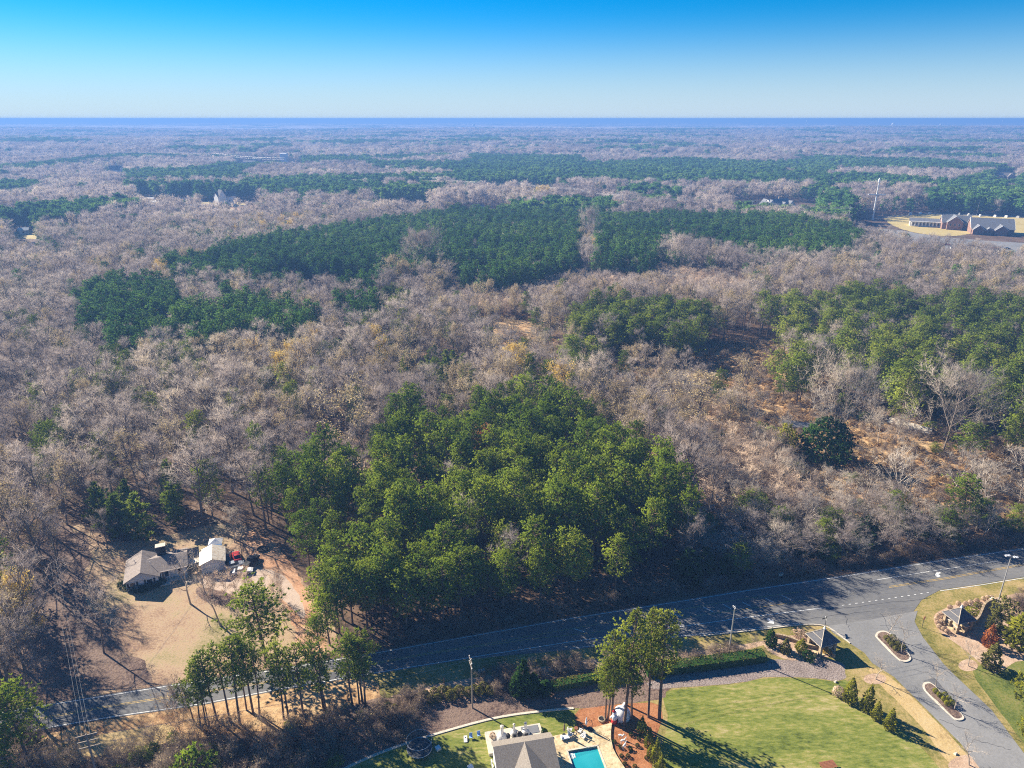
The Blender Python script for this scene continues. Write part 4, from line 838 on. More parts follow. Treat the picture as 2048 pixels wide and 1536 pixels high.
tree_px('tan_tree', 50, 1340, 1200, 5.5, 'tan leaved tree leaning over the left edge of the leafy ground', 'oak', idx=1)
tree_px('yellow_tree', 1029, 790, 698, 6.0, 'golden yellow tree alone in the middle of the bare woods', 'autumn tree', idx=0)
tree_px('yellow_tree', 1110, 830, 740, 8.2, 'wide pale yellow tree right behind the dense pine stand', 'autumn tree', idx=1)
tree_px('orange_tree', 964, 965, 862, 3.8, 'orange brown tree enclosed by the dense green pines', 'autumn tree')
tree_px('yellow_tree', 1085, 416, 376, 13, 'large golden tree near the far power line', 'autumn tree', idx=0)
tree_px('tan_tree', 1240, 440, 405, 13, 'broad dull gold tree at the upper edge of the plantation', 'oak', idx=0)
tree_px('yellow_tree', 780, 1030, 930, 2.6, 'small yellowish tree hidden inside the dense pine stand', 'autumn tree', idx=1)
tree_px('tan_tree', 700, 945, 790, 9.5, 'large pale tan oak at the left shoulder of the pine stand', 'oak', idx=1)
tree_px('spreading_tree', 850, 575, 478, 15, 'huge round grey oak in front of the dark plantation', 'bare tree', idx=0, recolor='twigs')
tree_px('tan_tree', 778, 600, 522, 9, 'tan crowned oak left of the huge round grey oak', 'oak', idx=0)
tree_px('spreading_tree', 1358, 560, 482, 12, 'wide grey tree at the front of the right plantation block', 'bare tree', idx=1, recolor='twigs')
tree_px('spreading_tree', 1178, 500, 430, 10, 'mauve grey tree between the two plantation blocks', 'bare tree', idx=2, recolor='twigs')
tree_px('spreading_tree', 1675, 905, 758, 13, 'wide pale grey tree behind the dark round evergreen', 'bare tree', idx=2)
tree_px('spreading_tree', 1885, 905, 762, 13.5, 'huge leafless oak with a thick pale trunk on the clearing', 'bare tree', idx=0)
tree_px('tan_tree', 1385, 870, 765, 12, 'large round tan tree right of the pine stand', 'oak', idx=0)
tree_px('tan_tree', 1492, 830, 732, 6, 'tan and grey tree on the rusty slope', 'oak', idx=1)
tree_px('broad_evergreen', 1645, 925, 838, 7.2, 'dark dense round evergreen tree in the clearing', 'evergreen')
for bx, by, ty, r, lb in ((1935, 920, 850, 5.0, 'bright olive round pine right of the huge leafless oak'), (1800, 860, 750, 5.5, 'olive pine with a visible trunk left of the huge leafless oak'), (1600, 775, 695, 5, 'olive pine on the edge of the rusty field'), (1690, 800, 715, 6, 'round olive pine above the wide pale tree'), (1500, 1040, 985, 4, 'olive pine at the upper edge of the roadside thicket'), (1920, 1060, 960, 5.0, 'bright olive pine between the white branched trees'), (1870, 880+30, 888, 2.2, 'small round olive bush at the foot of the huge leafless oak')):
    tree_px('olive_pine', bx, by, ty, r, lb, 'pine')
for i, (bx, by, ty, r, lb) in enumerate(((1812, 1040, 925, 7, 'white branched bare tree with many stems above the road'), (1905, 990, 915, 7, 'white branched tree behind the olive pine'), (2035, 1020, 900, 8, 'tall white branched tree at the right border'), (1965, 1035, 945, 6, 'white leaning bare tree near the right border'), (1700, 1000, 955, 4, 'broken grey tree beside the dark evergreen'), (1722, 1030, 965, 5, 'pale bushy tree above the shaded thicket'), (1600, 1060, 985, 4.5, 'whitish bare tree at the top of the thicket'), (1500, 1060, 1000, 3.6, 'grey bare tree at the left of the thicket'))):
    tree_px('pale_tree', bx, by, ty, r, lb, 'bare tree', idx=i)
for bx, by, ty, r, lb in ((1570, 915, 850, 3, 'lime yellow bush left of the dark round evergreen'), (1585, 955, 925, 3, 'low lime yellow bush below the dark round evergreen'), (1430, 900, 860, 4, 'yellow green bush above the tall reddish saplings')):
    tree_px('thicket_bush', bx, by, ty, r, lb, 'bush', recolor='lime_leaves')
tree_px('street_tree', 381, 1208, 1122, 4.2, 'low forked bare tree with an open crown in front of the house', 'bare tree', idx=1, recolor='twigs')
tree_px('street_tree', 441, 1252, 1130, 3.6, 'taller bare tree with pale twigs on the tan yard', 'bare tree', idx=0)
tree_px('bare_tree', 208, 1306, 1185, 3.6, 'bare tree on the leafy ground left of the yard', 'bare tree', idx=1)
tree_px('bare_tree', 215, 1098, 1030, 2.8, 'bare tree behind the left end of the house', 'bare tree', idx=2)
tree_px('pale_tree', 470, 1085, 1032, 4.0, 'grey bushy tree behind the shed', 'bare tree', idx=1)
for i, (bx, by, ty) in enumerate(((496, 1182, 1145), (512, 1184, 1146), (545, 1200, 1150), (556, 1210, 1158), (565, 1230, 1165), (575, 1255, 1190), (405, 1190, 1150), (425, 1188, 1146), (448, 1192, 1150), (470, 1196, 1152))):
    tree_px('sapling', bx, by, ty, 1.3, ['thin crepe myrtle stems beside the gravel drive', 'thin bare stems in the garden bed by the shed'][i > 5], 'sapling', ['saplings along the drive', 'saplings in the garden bed'][i > 5])
tree_px('thicket_bush', 390, 1560, 1500, 2.8, 'round bright green bush at the bottom border', 'bush', recolor='pine_needles')
for bx, by, ty, r, lb in ((1045, 1390, 1316, 1.6, 'tallest dark conical evergreen on the mulched bank'), (1066, 1388, 1344, 1.5, 'lower dark evergreen right of the conical one'), (1035, 1388, 1345, 1.5, 'dark evergreen left of the conical one'), (1090, 1384, 1362, 1.5, 'spreading dark evergreen beside the clipped hedge')):
    tree_px('cedar', bx, by, ty, r, lb, 'evergreen')
for i, (bx, by, r) in enumerate(((830, 1402, .85), (843, 1400, .9), (851, 1395, .8), (862, 1405, .9), (868, 1387, .75), (875, 1402, .85), (885, 1388, 1.0), (897, 1384, .7), (903, 1397, 1.05), (918, 1388, 1.05), (936, 1390, .95), (948, 1384, .9), (958, 1388, .95), (967, 1379, .95), (980, 1386, .95), (790, 1424, .9), (776, 1420, .9))):
    tree_px('round_shrub', bx, by, 0, r, 'clipped round shrub in the curved row on the mulched bank', 'shrub', 'round shrubs on the bank', h=r*1.7)
for i, (bx, by, ty, r) in enumerate(((1698, 1403, 1354, 1.25), (1732, 1420, 1370, 1.2), (1751, 1437, 1401, .95), (1777, 1457, 1414, 1.0))):
    tree_px('arborvitae', bx, by, ty, r, ['largest yellow green conical evergreen on the lawn edge', 'second conical evergreen from the left on the lawn edge', 'third conical evergreen on the lawn edge', 'last conical evergreen of the lawn edge, towards the drive'][i], 'evergreen', 'conical evergreens on the lawn edge')
tree_px('round_shrub', 1676, 1390, 0, 1.1, 'dark brown round shrub left of the conical evergreens', 'shrub', h=1.8, recolor='red_twigs')
for i, (bx, by, ty, r) in enumerate(((1283, 1467, 1433, .85), (1297, 1494, 1458, .8), (1311, 1527, 1479, .95), (1322, 1548, 1511, .9), (1300, 1512, 1490, .6))):
    tree_px('arborvitae', bx, by, ty, r, ['dark conical shrub nearest the tall pine trunks', 'yellow green conical shrub, second below the tall pines', 'largest conical shrub right of the pool bed', 'conical shrub cut by the bottom border', 'smallest conical shrub right of the pool bed'][i], 'shrub', 'conical shrubs beside the pool bed', recolor=[None, 'lime_leaves'][i > 0] or 'olive_needles')
for i, (bx, by) in enumerate(((1278, 1480), (1261, 1501), (1241, 1496), (1229, 1486), (1256, 1514), (1243, 1514), (1275, 1493), (1293, 1518), (1262, 1472), (1250, 1530), (1270, 1535))):
    tree_px('round_shrub', bx, by, 0, .38, 'small dark plant in the orange pine straw bed', 'plant', 'small plants in the straw bed', h=.6, recolor='dark_leaves')
for isl, pts, lb in ((1, ((1773, 1281), (1785, 1279), (1779, 1288), (1791, 1286), (1784, 1295), (1796, 1293), (1791, 1302), (1804, 1299)), 'round clipped shrub on the upper kerbed island'), (2, ((1870, 1387), (1878, 1395), (1889, 1395), (1887, 1404), (1896, 1402), (1893, 1412), (1903, 1411)), 'round yellow green shrub on the lower kerbed island')):
    for i, (bx, by) in enumerate(pts): tree_px('round_shrub', bx, by, 0, .62 if isl == 1 else .5, lb, 'shrub', 'shrubs on the %s island' % ('upper' if isl == 1 else 'lower'), h=1.0, recolor=None if isl == 1 else 'lime_leaves', z=.2)
for i, (bx, by, ty, r, lb) in enumerate(((1774, 1274, 1232, 2.0, 'slim bare tree at the top of the upper island'), (1802, 1308, 1262, 2.0, 'slim bare tree at the foot of the upper island'), (1871, 1374, 1335, 1.9, 'slim bare tree at the top of the lower island'), (1908, 1420, 1380, 1.9, 'slim bare tree at the foot of the lower island'), (1751, 1358, 1318, 2.1, 'slim bare tree in the mulch ring left of the entrance drive'), (1936, 1332, 1290, 2.0, 'slim bare tree in the mulch ring right of the entrance drive'), (1938, 1530, 1482, 2.2, 'slim bare tree in the mulch ring at the bottom border'))):
    tree_px('street_tree', bx, by, ty, r, lb, 'bare tree', 'slim trees along the entrance drive', idx=i, z=.2 if i < 4 else 0)
for i, (bx, by) in enumerate(((1877, 1234), (1873, 1241), (1875, 1249), (1878, 1256), (1887, 1261), (1894, 1266), (1884, 1230), (1892, 1230), (1885, 1239), (1884, 1247), (1899, 1217), (1916, 1210), (1931, 1210), (1941, 1207), (1953, 1204), (1967, 1200), (1975, 1198), (1982, 1198))):
    tree_px('round_shrub', bx, by, 0, .55, 'reddish brown clipped shrub around the right hand pavilion', 'shrub', 'reddish shrubs around the right pavilion', h=.9, recolor='red_twigs')
for bx, by, ty, r, lb, rc in ((1955, 1214, 0, .8, 'round green shrub behind the right hand pavilion', None), (1945, 1226, 0, 1.5, 'low yellow green planting behind the right hand pavilion', 'lime_leaves'), (1652, 1304, 0, 1.1, 'low golden shrub in front of the left hand pavilion', 'yellow_leaves')):
    tree_px('round_shrub', bx, by, 0, r, lb, 'shrub', h=1.1, recolor=rc)
for bx, by, ty, r, lb, kd, rc in ((1985, 1262, 1212, 1.5, 'tall olive shrub behind the curved wall', 'arborvitae', 'box_leaves'), (1977, 1292, 1250, 1.4, 'orange leaved shrub below the curved wall', 'arborvitae', 'orange_leaves'), (1980, 1335, 1285, 1.8, 'grey green shrub below the orange one', 'arborvitae', 'box_leaves'), (2040, 1290, 1222, 3.2, 'large yellow green tree at the right border', 'cedar', 'lime_leaves'), (2005, 1232, 1195, 2.2, 'dull olive bush beside the light pole', 'thicket_bush', 'box_leaves'), (2060, 1400, 1345, 2.5, 'yellowish shrub at the right border', 'thicket_bush', 'lime_leaves'), (2055, 1470, 1430, 1.5, 'small yellow bush at the right border', 'thicket_bush', 'lime_leaves'),
        (1541, 1290, 1258, 1.3, 'dark upright shrub at the end of the clipped hedge', 'arborvitae', 'dark_leaves'), (1570, 1304, 1278, 1.1, 'grey green upright shrub left of the left hand pavilion', 'arborvitae', 'box_leaves'), (1602, 1302, 1278, 1.2, 'golden green upright shrub left of the left hand pavilion', 'arborvitae', 'lime_leaves'), (1600, 1272, 1262, 1.4, 'dark red low shrub behind the left hand pavilion', 'thicket_bush', 'red_twigs'), (1615, 1318, 1303, 1.2, 'dark low shrub in front of the left hand pavilion', 'thicket_bush', 'dark_leaves')):
    tree_px(kd, bx, by, ty, r, lb, 'shrub' if kd != 'cedar' else 'tree', recolor=rc)
# clipped hedges: leafy boxes
def hedge(pxs, w, h, label):
    pts = Gs(pxs); rs = np.random.RandomState(3); P = []; O = []
    for i in range(len(pts)-1):
        a, b = np.array(pts[i]), np.array(pts[i+1]); L = np.linalg.norm(b-a); d = (b-a)/L; n_ = np.array((-d[1], d[0])); k = int(L*42)
        s_ = rs.rand(k)*L; face = rs.rand(k)
        for q in range(k):
            if face[q] < .45: o_, z = (rs.rand()-.5)*w, h
            else: o_, z = (w/2 if face[q] < .72 else -w/2), h*rs.rand()
            p_ = a+d*s_[q]+n_*(o_+rs.normal()*.06); P.append((p_[0], p_[1], z+rs.normal()*.05)); O.append((*(n_*np.sign(o_)*.5), 1 if z == h else .2))
    t = TM(); t.tufts(P, rs, 4, .2, .17, .2, np.array(O)); me = bpy.data.meshes.new('hedge'); core = MB()
    root = thing('hedge', label, 'hedge'); me = t.mesh('foliage', ['bark', 'dark_leaves']); f = bpy.data.objects.new('foliage', me); C.objects.link(f); f.parent = root
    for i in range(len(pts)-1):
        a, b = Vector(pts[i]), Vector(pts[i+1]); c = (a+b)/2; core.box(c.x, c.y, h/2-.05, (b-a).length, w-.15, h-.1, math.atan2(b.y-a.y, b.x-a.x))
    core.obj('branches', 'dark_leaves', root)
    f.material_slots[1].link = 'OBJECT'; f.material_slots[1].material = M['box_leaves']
hedge([(1292, 1347), (1400, 1334), (1470, 1325), (1527, 1317)], 2.4, 1.7, 'long clipped hedge between the footpath bank and the grey stones')
hedge([(1105, 1378), (1190, 1362), (1262, 1352)], 1.8, 1.4, 'shorter clipped hedge left of the tall pines')
# ------------------------------------------------------------------ building helpers (local frame: ridge along x)
def gable(parent, L, Wd, zw, zr, wall_m, roof_m, x=0, y=0, rz=0.0, ov=.4, z0=0, trim=None):
    mt = Matrix.Translation((x, y, 0)) @ Matrix.Rotation(rz, 4, 'Z')
    def T(l): return [tuple(mt @ Vector(p)) for p in l]
    a = L/2; b = Wd/2
    mb = MB(); mb.add(T([(-a, -b, z0), (-a, b, z0), (-a, b, zw), (-a, 0, zr-.02), (-a, -b, zw), (a, -b, z0), (a, b, z0), (a, b, zw), (a, 0, zr-.02), (a, -b, zw)]),
        [(0, 4, 3, 2, 1), (5, 6, 7, 8, 9), (0, 5, 9, 4), (1, 2, 7, 6)])
    w = mb.obj('wall', wall_m, parent)
    A = a+ov; sl_ = (zr-zw)/b; e = b+ov; ze = zw-sl_*ov; t = .14; mb = MB()
    mb.add(T([(-A, -e, ze), (A, -e, ze), (A, 0, zr), (-A, 0, zr), (-A, -e, ze+t), (A, -e, ze+t), (A, 0, zr+t), (-A, 0, zr+t)]), [(0, 3, 2, 1), (4, 5, 6, 7), (0, 1, 5, 4), (1, 2, 6, 5), (3, 0, 4, 7)])
    mb.add(T([(-A, e, ze), (A, e, ze), (A, 0, zr), (-A, 0, zr), (-A, e, ze+t), (A, e, ze+t), (A, 0, zr+t), (-A, 0, zr+t)]), [(0, 1, 2, 3), (7, 6, 5, 4), (4, 5, 1, 0), (5, 6, 2, 1), (4, 0, 3, 7)])
    r = mb.obj('roof', roof_m, parent)
    if trim:
        mb = MB()
        for sx in (-A-.03, A+.03):
            for sy in (-1, 1):
                p0, p1 = T([(sx, sy*e, ze+.02), (sx, 0, zr+.02)]); mb.tube([p0, p1], .16, 4)
        mb.obj('roof_trim', trim, parent)
    return w, r
def window(parent, x, y, z, w, h, ang, frame='white_paint', name='window', pane='dark_glass'):
    f = MB().box(0, 0, 0, w+.24, .10, h+.24).obj(name, frame, parent, (x, y, z), ang)
    p_ = MB().box(0, 0, 0, w, .16, h).obj('pane', pane, f); return f
def far_house(px, py, L, Wd, zw, zr, rz, wall_m, roof_m, label, cat='house', name='house', wings=(), ch=None, nwin=3, z=None):
    x, y = G(px, py); z = float(terrain(x, y)) if z is None else z; o = thing(name, label, cat, (x, y, z-.1), R(rz))
    gable(o, L, Wd, zw, zr, wall_m, roof_m)
    for (wx, wy, wl, ww, wzw, wzr, wr) in wings: gable(o, wl, ww, wzw, wzr, wall_m, roof_m, wx, wy, R(wr))
    for i in range(nwin): window(o, -L/2+L*(i+.5)/nwin, -Wd/2-.02, zw*.5, 1.4, 1.5, 0)
    if ch: MB().box(ch[0], ch[1], zr*.6, 1.2, 1.2, zr*1.1).obj('chimney', 'stone_block', o)
    return o
# ---- ranch house, its breezeway and shed
HX, HY = -85.5, 139.0; hr = thing('ranch_house', 'low white house with grey shingle roof and black chimney beside the yard', 'house', (HX, HY, 0), R(23.5))
gable(hr, 9.0, 6.6, 2.55, 4.3, 'white_siding', 'grey_shingle', 0, 0, R(90), .45)
gable(hr, 10.2, 7.4, 2.5, 3.75, 'white_siding', 'grey_shingle', 4.1, 1.0, 0, .45)
gable(hr, 3.0, 3.6, 2.2, 3.3, 'white_siding', 'dark_shingle', 10.4, 2.9, 0, .25)
for wx in (-2.0, 1.5):
    window(hr, wx, -4.52, 1.5, 1.1, 1.1, 0)
    for s_ in (-1, 1): MB().box(wx+s_*.95, -4.54, 1.5, .38, .06, 1.3).obj('shutter', 'black', hr)
for wx in (5.0, 7.6): window(hr, wx, -2.72, 1.4, 1.0, 1.3, 0)
door = MB().box(3.9, -2.74, 1.05, .95, .08, 2.1).obj('door', 'wood', hr)
MB().tube([(4.2, -2.86, 1.05), (4.2, -2.80, 1.05)], .05).obj('handle', 'galvanised', door)
MB().box(6.4, -3.5, .1, 5.6, 1.7, .2).obj('porch_floor', 'concrete', hr)
for px_ in (3.9, 5.5, 7.2, 8.9): MB().box(px_, -3.15, 1.3, .18, .18, 2.3).obj('porch_post', 'white_paint', hr)
MB().prism([(3.5, -2.7), (9.4, -2.7), (9.4, -3.45), (3.5, -3.45)], 2.42, 2.52).obj('porch_roof', 'grey_shingle', hr)
ch = MB().box(4.1, 3.2, 3.0, 1.9, 1.3, 5.2).obj('chimney', 'black', hr); MB().box(4.1, 3.2, 5.68, 2.2, 1.6, .16).obj('chimney_cap', 'concrete', ch)
for vx, vy in ((1.8, -.8), (-1.5, 1.5)): MB().tube([(vx, vy, 3.6), (vx, vy, 4.3)], .06).obj('vent_pipe', 'white_paint', hr)
MB().box(4.6, -4.9, .12, 2.2, .9, .24).obj('step', 'concrete', hr)
for i, (bx, by) in enumerate(((246, 1178), (262, 1184), (276, 1186), (288, 1186), (300, 1182), (312, 1176), (322, 1172))):
    tree_px('round_shrub', bx, by-4, 0, 1.1, 'dark round shrub along the shaded front of the white house', 'shrub', 'shrubs in front of the house', h=1.3, recolor='dark_leaves')
bw = thing('breezeway', 'low flat pale canopy joining the house and the shed', 'canopy', (-75.6, 142.2, 0), R(23.5))
MB().box(0, 0, 2.15, 5.4, 2.0, .12).obj('roof', 'tin_roof', bw)
for sx in (-2.4, 2.4):
    for sy in (-.85, .85): MB().box(sx, sy, 1.05, .12, .12, 2.1).obj('post', 'white_paint', bw)
sh = thing('shed', 'white shed with a rust stained tin roof beside the cars', 'shed', (-71.3, 144.0, 0), R(21))
gable(sh, 6.0, 5.2, 2.5, 3.5, 'white_siding', 'tin_roof', 0, 0, R(90), .3)
MB().box(0, -3.02, 1.1, 2.6, .08, 2.2).obj('garage_door', 'white_paint', sh); window(sh, 2.62, .6, 1.4, .9, .8, R(90))
cn = thing('pop_up_canopy', 'white pop up canopy with a blue side panel behind the shed', 'canopy', (-73.2, 150.6, 0), R(15))
MB().add([(-1.6, -1.4, 2.2), (1.6, -1.4, 2.2), (1.6, 1.4, 2.2), (-1.6, 1.4, 2.2), (0, 0, 3.1)], [(0, 1, 4), (1, 2, 4), (2, 3, 4), (3, 0, 4)]).obj('cover', 'white_cloth', cn)
MB().add([(-1.6, -1.4, 2.2), (1.6, -1.4, 2.2), (1.6, -1.4, 1.7), (-1.6, -1.4, 1.7)], [(0, 1, 2, 3)]).obj('side_panel', 'blue_cloth', cn)  # the one side panel is coloured blue
for sx in (-1.55, 1.55):
    for sy in (-1.35, 1.35): MB().tube([(sx, sy, 0), (sx, sy, 2.2)], .05).obj('leg', 'galvanised', cn)
# ---- vehicles
def car(px, py, rz, paint, label, kind='car', name='parked_car'):
    x, y = G(px, py); o = thing(name, label, 'truck' if kind == 'truck' else 'car', (x, y, .02), R(rz)); L = 4.6 if kind == 'car' else 5.3; w = .9; hh = 0 if kind == 'car' else .18
    def loft(secs, nm, m):
        mb = MB(); n = len(secs[0][1]); vs = [(X, yy, zz) for X, sec in secs for yy, zz in sec]
        fs = [(i*n+j, (i+1)*n+j, (i+1)*n+(j+1) % n, i*n+(j+1) % n) for i in range(len(secs)-1) for j in range(n)]+[tuple(range(n)), tuple((len(secs)-1)*n+j for j in range(n))[::-1]]
        return mb.add(vs, fs).obj(nm, m, o, smooth=False)
    def sec(hw, z0, z1, c=.12): return [(-hw, z0), (-hw-.02, (z0+z1)/2), (-hw+c, z1), (hw-c, z1), (hw+.02, (z0+z1)/2), (hw, z0)]
    zb = .3+hh
    loft([(-L/2, sec(w*.82, zb+.1, .72+hh)), (-L/2+.25, sec(w, zb, .92+hh)), (-L*.18, sec(w, zb, .98+hh)), (L*.16, sec(w, zb, .96+hh)), (L*.40, sec(w*.96, zb, .86+hh)), (L/2, sec(w*.8, zb+.1, .66+hh))], 'body', paint)
    if kind == 'car': cab = [(-L*.36, sec(w*.80, .9, 1.0, .05)), (-L*.22, sec(w*.78, .9, 1.42)), (L*.02, sec(w*.78, .9, 1.45)), (L*.22, sec(w*.84, .9, .98, .05))]
    else: cab = [(-L*.12, sec(w*.84, 1.1, 1.15, .05)), (-L*.10, sec(w*.82, 1.1, 1.80)), (L*.12, sec(w*.8, 1.1, 1.82)), (L*.24, sec(w*.86, 1.1, 1.16, .05))]
    loft(cab, 'window_glass', 'dark_glass')
    X0, X1 = (-L*.21, L*.03) if kind == 'car' else (-L*.10, L*.12); zt = 1.455 if kind == 'car' else 1.83
    MB().box((X0+X1)/2, 0, zt, X1-X0, w*1.38, .05).obj('roof', paint, o)
    if kind == 'truck': MB().box(-L*.31, 0, 1.17, L*.34, w*1.55, .06).obj('truck_bed', 'black', o)
    for sx in (-L*.31, L*.31):
        for sy in (-1, 1):
            wh = MB().tube([(sx, sy*.72, .33), (sx, sy*.93, .33)], .34, 14).obj('wheel', 'tyre', o); MB().tube([(sx, sy*.935, .33), (sx, sy*.95, .33)], .19, 10).obj('rim', 'galvanised', wh)
    for sy in (-1, 1): MB().box(L/2-.06, sy*.58, .68+hh, .1, .34, .14).obj('headlight', 'white_light_panel', o); MB().box(-L/2+.04, sy*.6, .74+hh, .08, .3, .16).obj('taillight', 'red_paint', o)
    return o
car(474, 1117, 118, 'red_paint', 'red car with a pale windscreen beside the dark truck', 'car')
car(486, 1146, 12, 'white_paint', 'white car parked nearest the gravel drive')
car(469, 1134, 28, 'silver_paint', 'silver grey car between the shed and the white car')
car(503, 1127, 75, 'black_paint', 'dark pickup truck with an open bed on the red dirt', 'truck', 'parked_truck')
car(455, 1120, 110, 'black_paint', 'dark car squeezed against the shed wall')
fb = thing('fire_bowl', 'dark round pit on the red dirt with a small post behind', 'fire pit', (*G(527, 1099), 0)); MB().lathe(0, 0, [(1.1, .0), (1.35, .35), (1.25, .36), (.9, .1)], 18, 1.2, 1).obj('rim', 'black', fb); MB().lathe(0, 0, [(.92, .11), (.9, .12)], 14, 1.2, 1).obj('ash', 'black', fb)
x, y = G(522, 1093); tr = thing('post_frame', 'small timber frame standing behind the dark pit', 'frame', (x, y, 0), .2)
for s_ in (-.9, .9): MB().box(s_, 0, .8, .12, .12, 1.6).obj('post', 'wood', tr)
MB().box(0, 0, 1.65, 2.1, .12, .12).obj('beam', 'wood', tr)
# ------------------------------------------------------------------ poles and wires
def pole(px, py, h, label, arms=1, aw=2.4, ang=0, name='utility_pole', xy=None, z=0, r=.16, m='pole_wood', caps=True):
    x, y = xy or G(px, py); o = thing(name, label, 'pole', (x, y, z-.02), ang); MB().tube([(0, 0, 0), (0, 0, h)], [r, r*.62], 10).obj('shaft', m, o)
    for i in range(arms):
        za = h-.35-i*1.1; a = MB().box(0, .14, za, aw, .12, .14).obj('crossarm', 'pole_wood' if m != 'galvanised' else m, o)
        if caps:
            for t in (-.46, 0, .46): MB().lathe(t*aw, .14, [(.05, za+.07), (.09, za+.12), (.05, za+.2), (.08, za+.26)], 8).obj('insulator', 'white_paint', a)
    return o
def wire(name, a, b, sag, label, group, r=.015, n=14, off_=((0, 0),), m='wire'):
    a, b = Vector(a), Vector(b); d = (b-a); s = Vector((-d.y, d.x, 0)).normalized()
    for i, (o_, dz) in enumerate(off_):
        pts = [a.lerp(b, k/n)+s*o_+Vector((0, 0, dz-4*sag*(k/n)*(1-k/n))) for k in range(n+1)]
        w = MB().tube(pts, r, 4).obj(name, m); tag(w, label, 'wire', group)
h1 = hgt(1416, 1317); h2 = hgt(1303, 1212); hL = 12.6
p1 = G(945, 1416); p2 = G(1458, 1303); pL = G(1994, 1211); dr = math.atan2(p2[1]-p1[1], p2[0]-p1[0])
pole(945, 1416, h1, 'wooden utility pole with two crossarms on the mulched bank', 2, 2.2, dr+R(90))
pole(1458, 1303, h2, 'plain grey utility pole at the edge of the clipped hedge', 1, .8, dr+R(90), m='galvanised')
lp = thing('light_pole', 'tall pale pole with floodlights above the right hand pavilion', 'light pole', (*pL, 0)); MB().tube([(0, 0, 0), (0, 0, hL)], [.15, .09], 10).obj('shaft', 'galvanised', lp)
MB().box(0, 0, hL-.1, 1.9, .1, .1, R(-25)).obj('crossarm', 'galvanised', lp)
for t, u in ((-.9, .25), (-.3, .3), (.55, -.25), (1.0, -.35)): MB().box(t, u, hL+.1, .5, .42, .2, R(20), 1, R(20)).obj('floodlight', 'white_light_panel', lp)
TX = G(172, 1470, 16); TW_ = (TX[0], TX[1], 16); NP = G(95, 1035); SV = G(485, 1115); hs_ = hgt(1115, 1063)
pole(0, 0, 16.2, 'tall guyed pole with crossarms at the lower left', 3, 2.8, R(20), xy=TX, r=.18, caps=False)
pole(0, 0, 15, 'pole at the edge of the left hand woods', 1, 2.2, R(100), xy=NP); pole(485, 1115, hs_, 'thin service pole beside the red car', 0, 1, 0, r=.1)
wg = 'overhead wires'
wire('overhead_wire', (*p1, h1-.2), (*p2, h2-.2), .9, 'overhead wire along the south edge of the road', wg+' beside the road', off_=((0, 0), (.5, -.5), (-.5, -.5), (0, -1.6)))
wire('overhead_wire', (*p2, h2-.2), (G(2300, 1150)[0], G(2300, 1150)[1], 12), 1, 'overhead wire right of the plain grey pole', wg+' right of the grey pole', off_=((0, 0), (.5, -.5), (0, -1.6)))
wire('overhead_wire', TW_, (*p1, h1-.2), 1.4, 'overhead wire crossing in front of the pine row', wg+' crossing the pine row', off_=((0, 0), (.6, -.6), (0, -1.7)))
wire('overhead_wire', TW_, (NP[0], NP[1], 15), 2.0, 'overhead wire running away over the left hand leafy ground', wg+' over the leafy ground', off_=((-.5, 0), (.5, 0), (0, -1)))
wire('overhead_wire', (TW_[0], TW_[1], 14.5), (*SV, hs_), 1.6, 'service wire leading to the house', 'service wires to the house', off_=((0, 0), (.4, -.3)))
wire('overhead_wire', TW_, (TW_[0]-45, TW_[1]-14, 16), 1.2, 'overhead wire leaving at the lower left border', wg+' at the lower left border', off_=((0, 0), (.8, 0), (0, -1.6), (0, -2.8)))
wire('overhead_wire', (*SV, hs_-.3), (HX+3, HY+3, 4.4), .5, 'thin wire from the service pole to the house roof', 'house drop wire', r=.025)
wire('guy_wire', TW_, (TX[0]+6, TX[1]-6, 0), 0, 'straight guy wire bracing the lower left pole', 'guy wires', off_=((0, 0), (.6, 0)))
# far power line
fl = [(760, 372, 16), (880, 388, 17), (960, 398, 18), (1040, 402, 18), (1147, 418, 19), (1243, 436, 19), (1368, 446, 20), (1500, 452, 20), (1692, 470, 20)]; prev = None
for i, (px, py, h) in enumerate(fl):
    x, y = G(px, py); z = float(terrain(x, y)); h = min(26, h+5)
    pole(0, 0, h, 'distant power line pole, number %s from the left along the corridor' % ['one', 'two', 'three', 'four', 'five', 'six', 'seven', 'eight', 'nine'][i], 2, 5, R(-70), xy=(x, y), z=z, r=.3, m='galvanised', caps=False, name='power_pole')
    if prev: wire('overhead_wire', prev, (x, y, z+h), 2.2, 'pale wire of the distant power line', 'distant power line wires', .09, 8, ((-2.2, 0), (2.2, 0), (0, -1.2), (0, -4)))
    prev = (x, y, z+h)
prev = None
for i, (px, py) in enumerate(((430, 330), (570, 342), (700, 345))):
    x, y = G(px, py); z = float(terrain(x, y)); pole(0, 0, 24, ['left', 'middle', 'right'][i]+' pole of the far power line near the white block', 2, 6, R(-60), xy=(x, y), z=z, r=.35, m='galvanised', caps=False, name='power_pole')
    if prev: wire('overhead_wire', prev, (x, y, z+24), 3, 'faint wire of the farther power line', 'farther power line wires', .06, 8, ((-2.5, 0), (2.5, 0), (0, -3)))
    prev = (x, y, z+24)
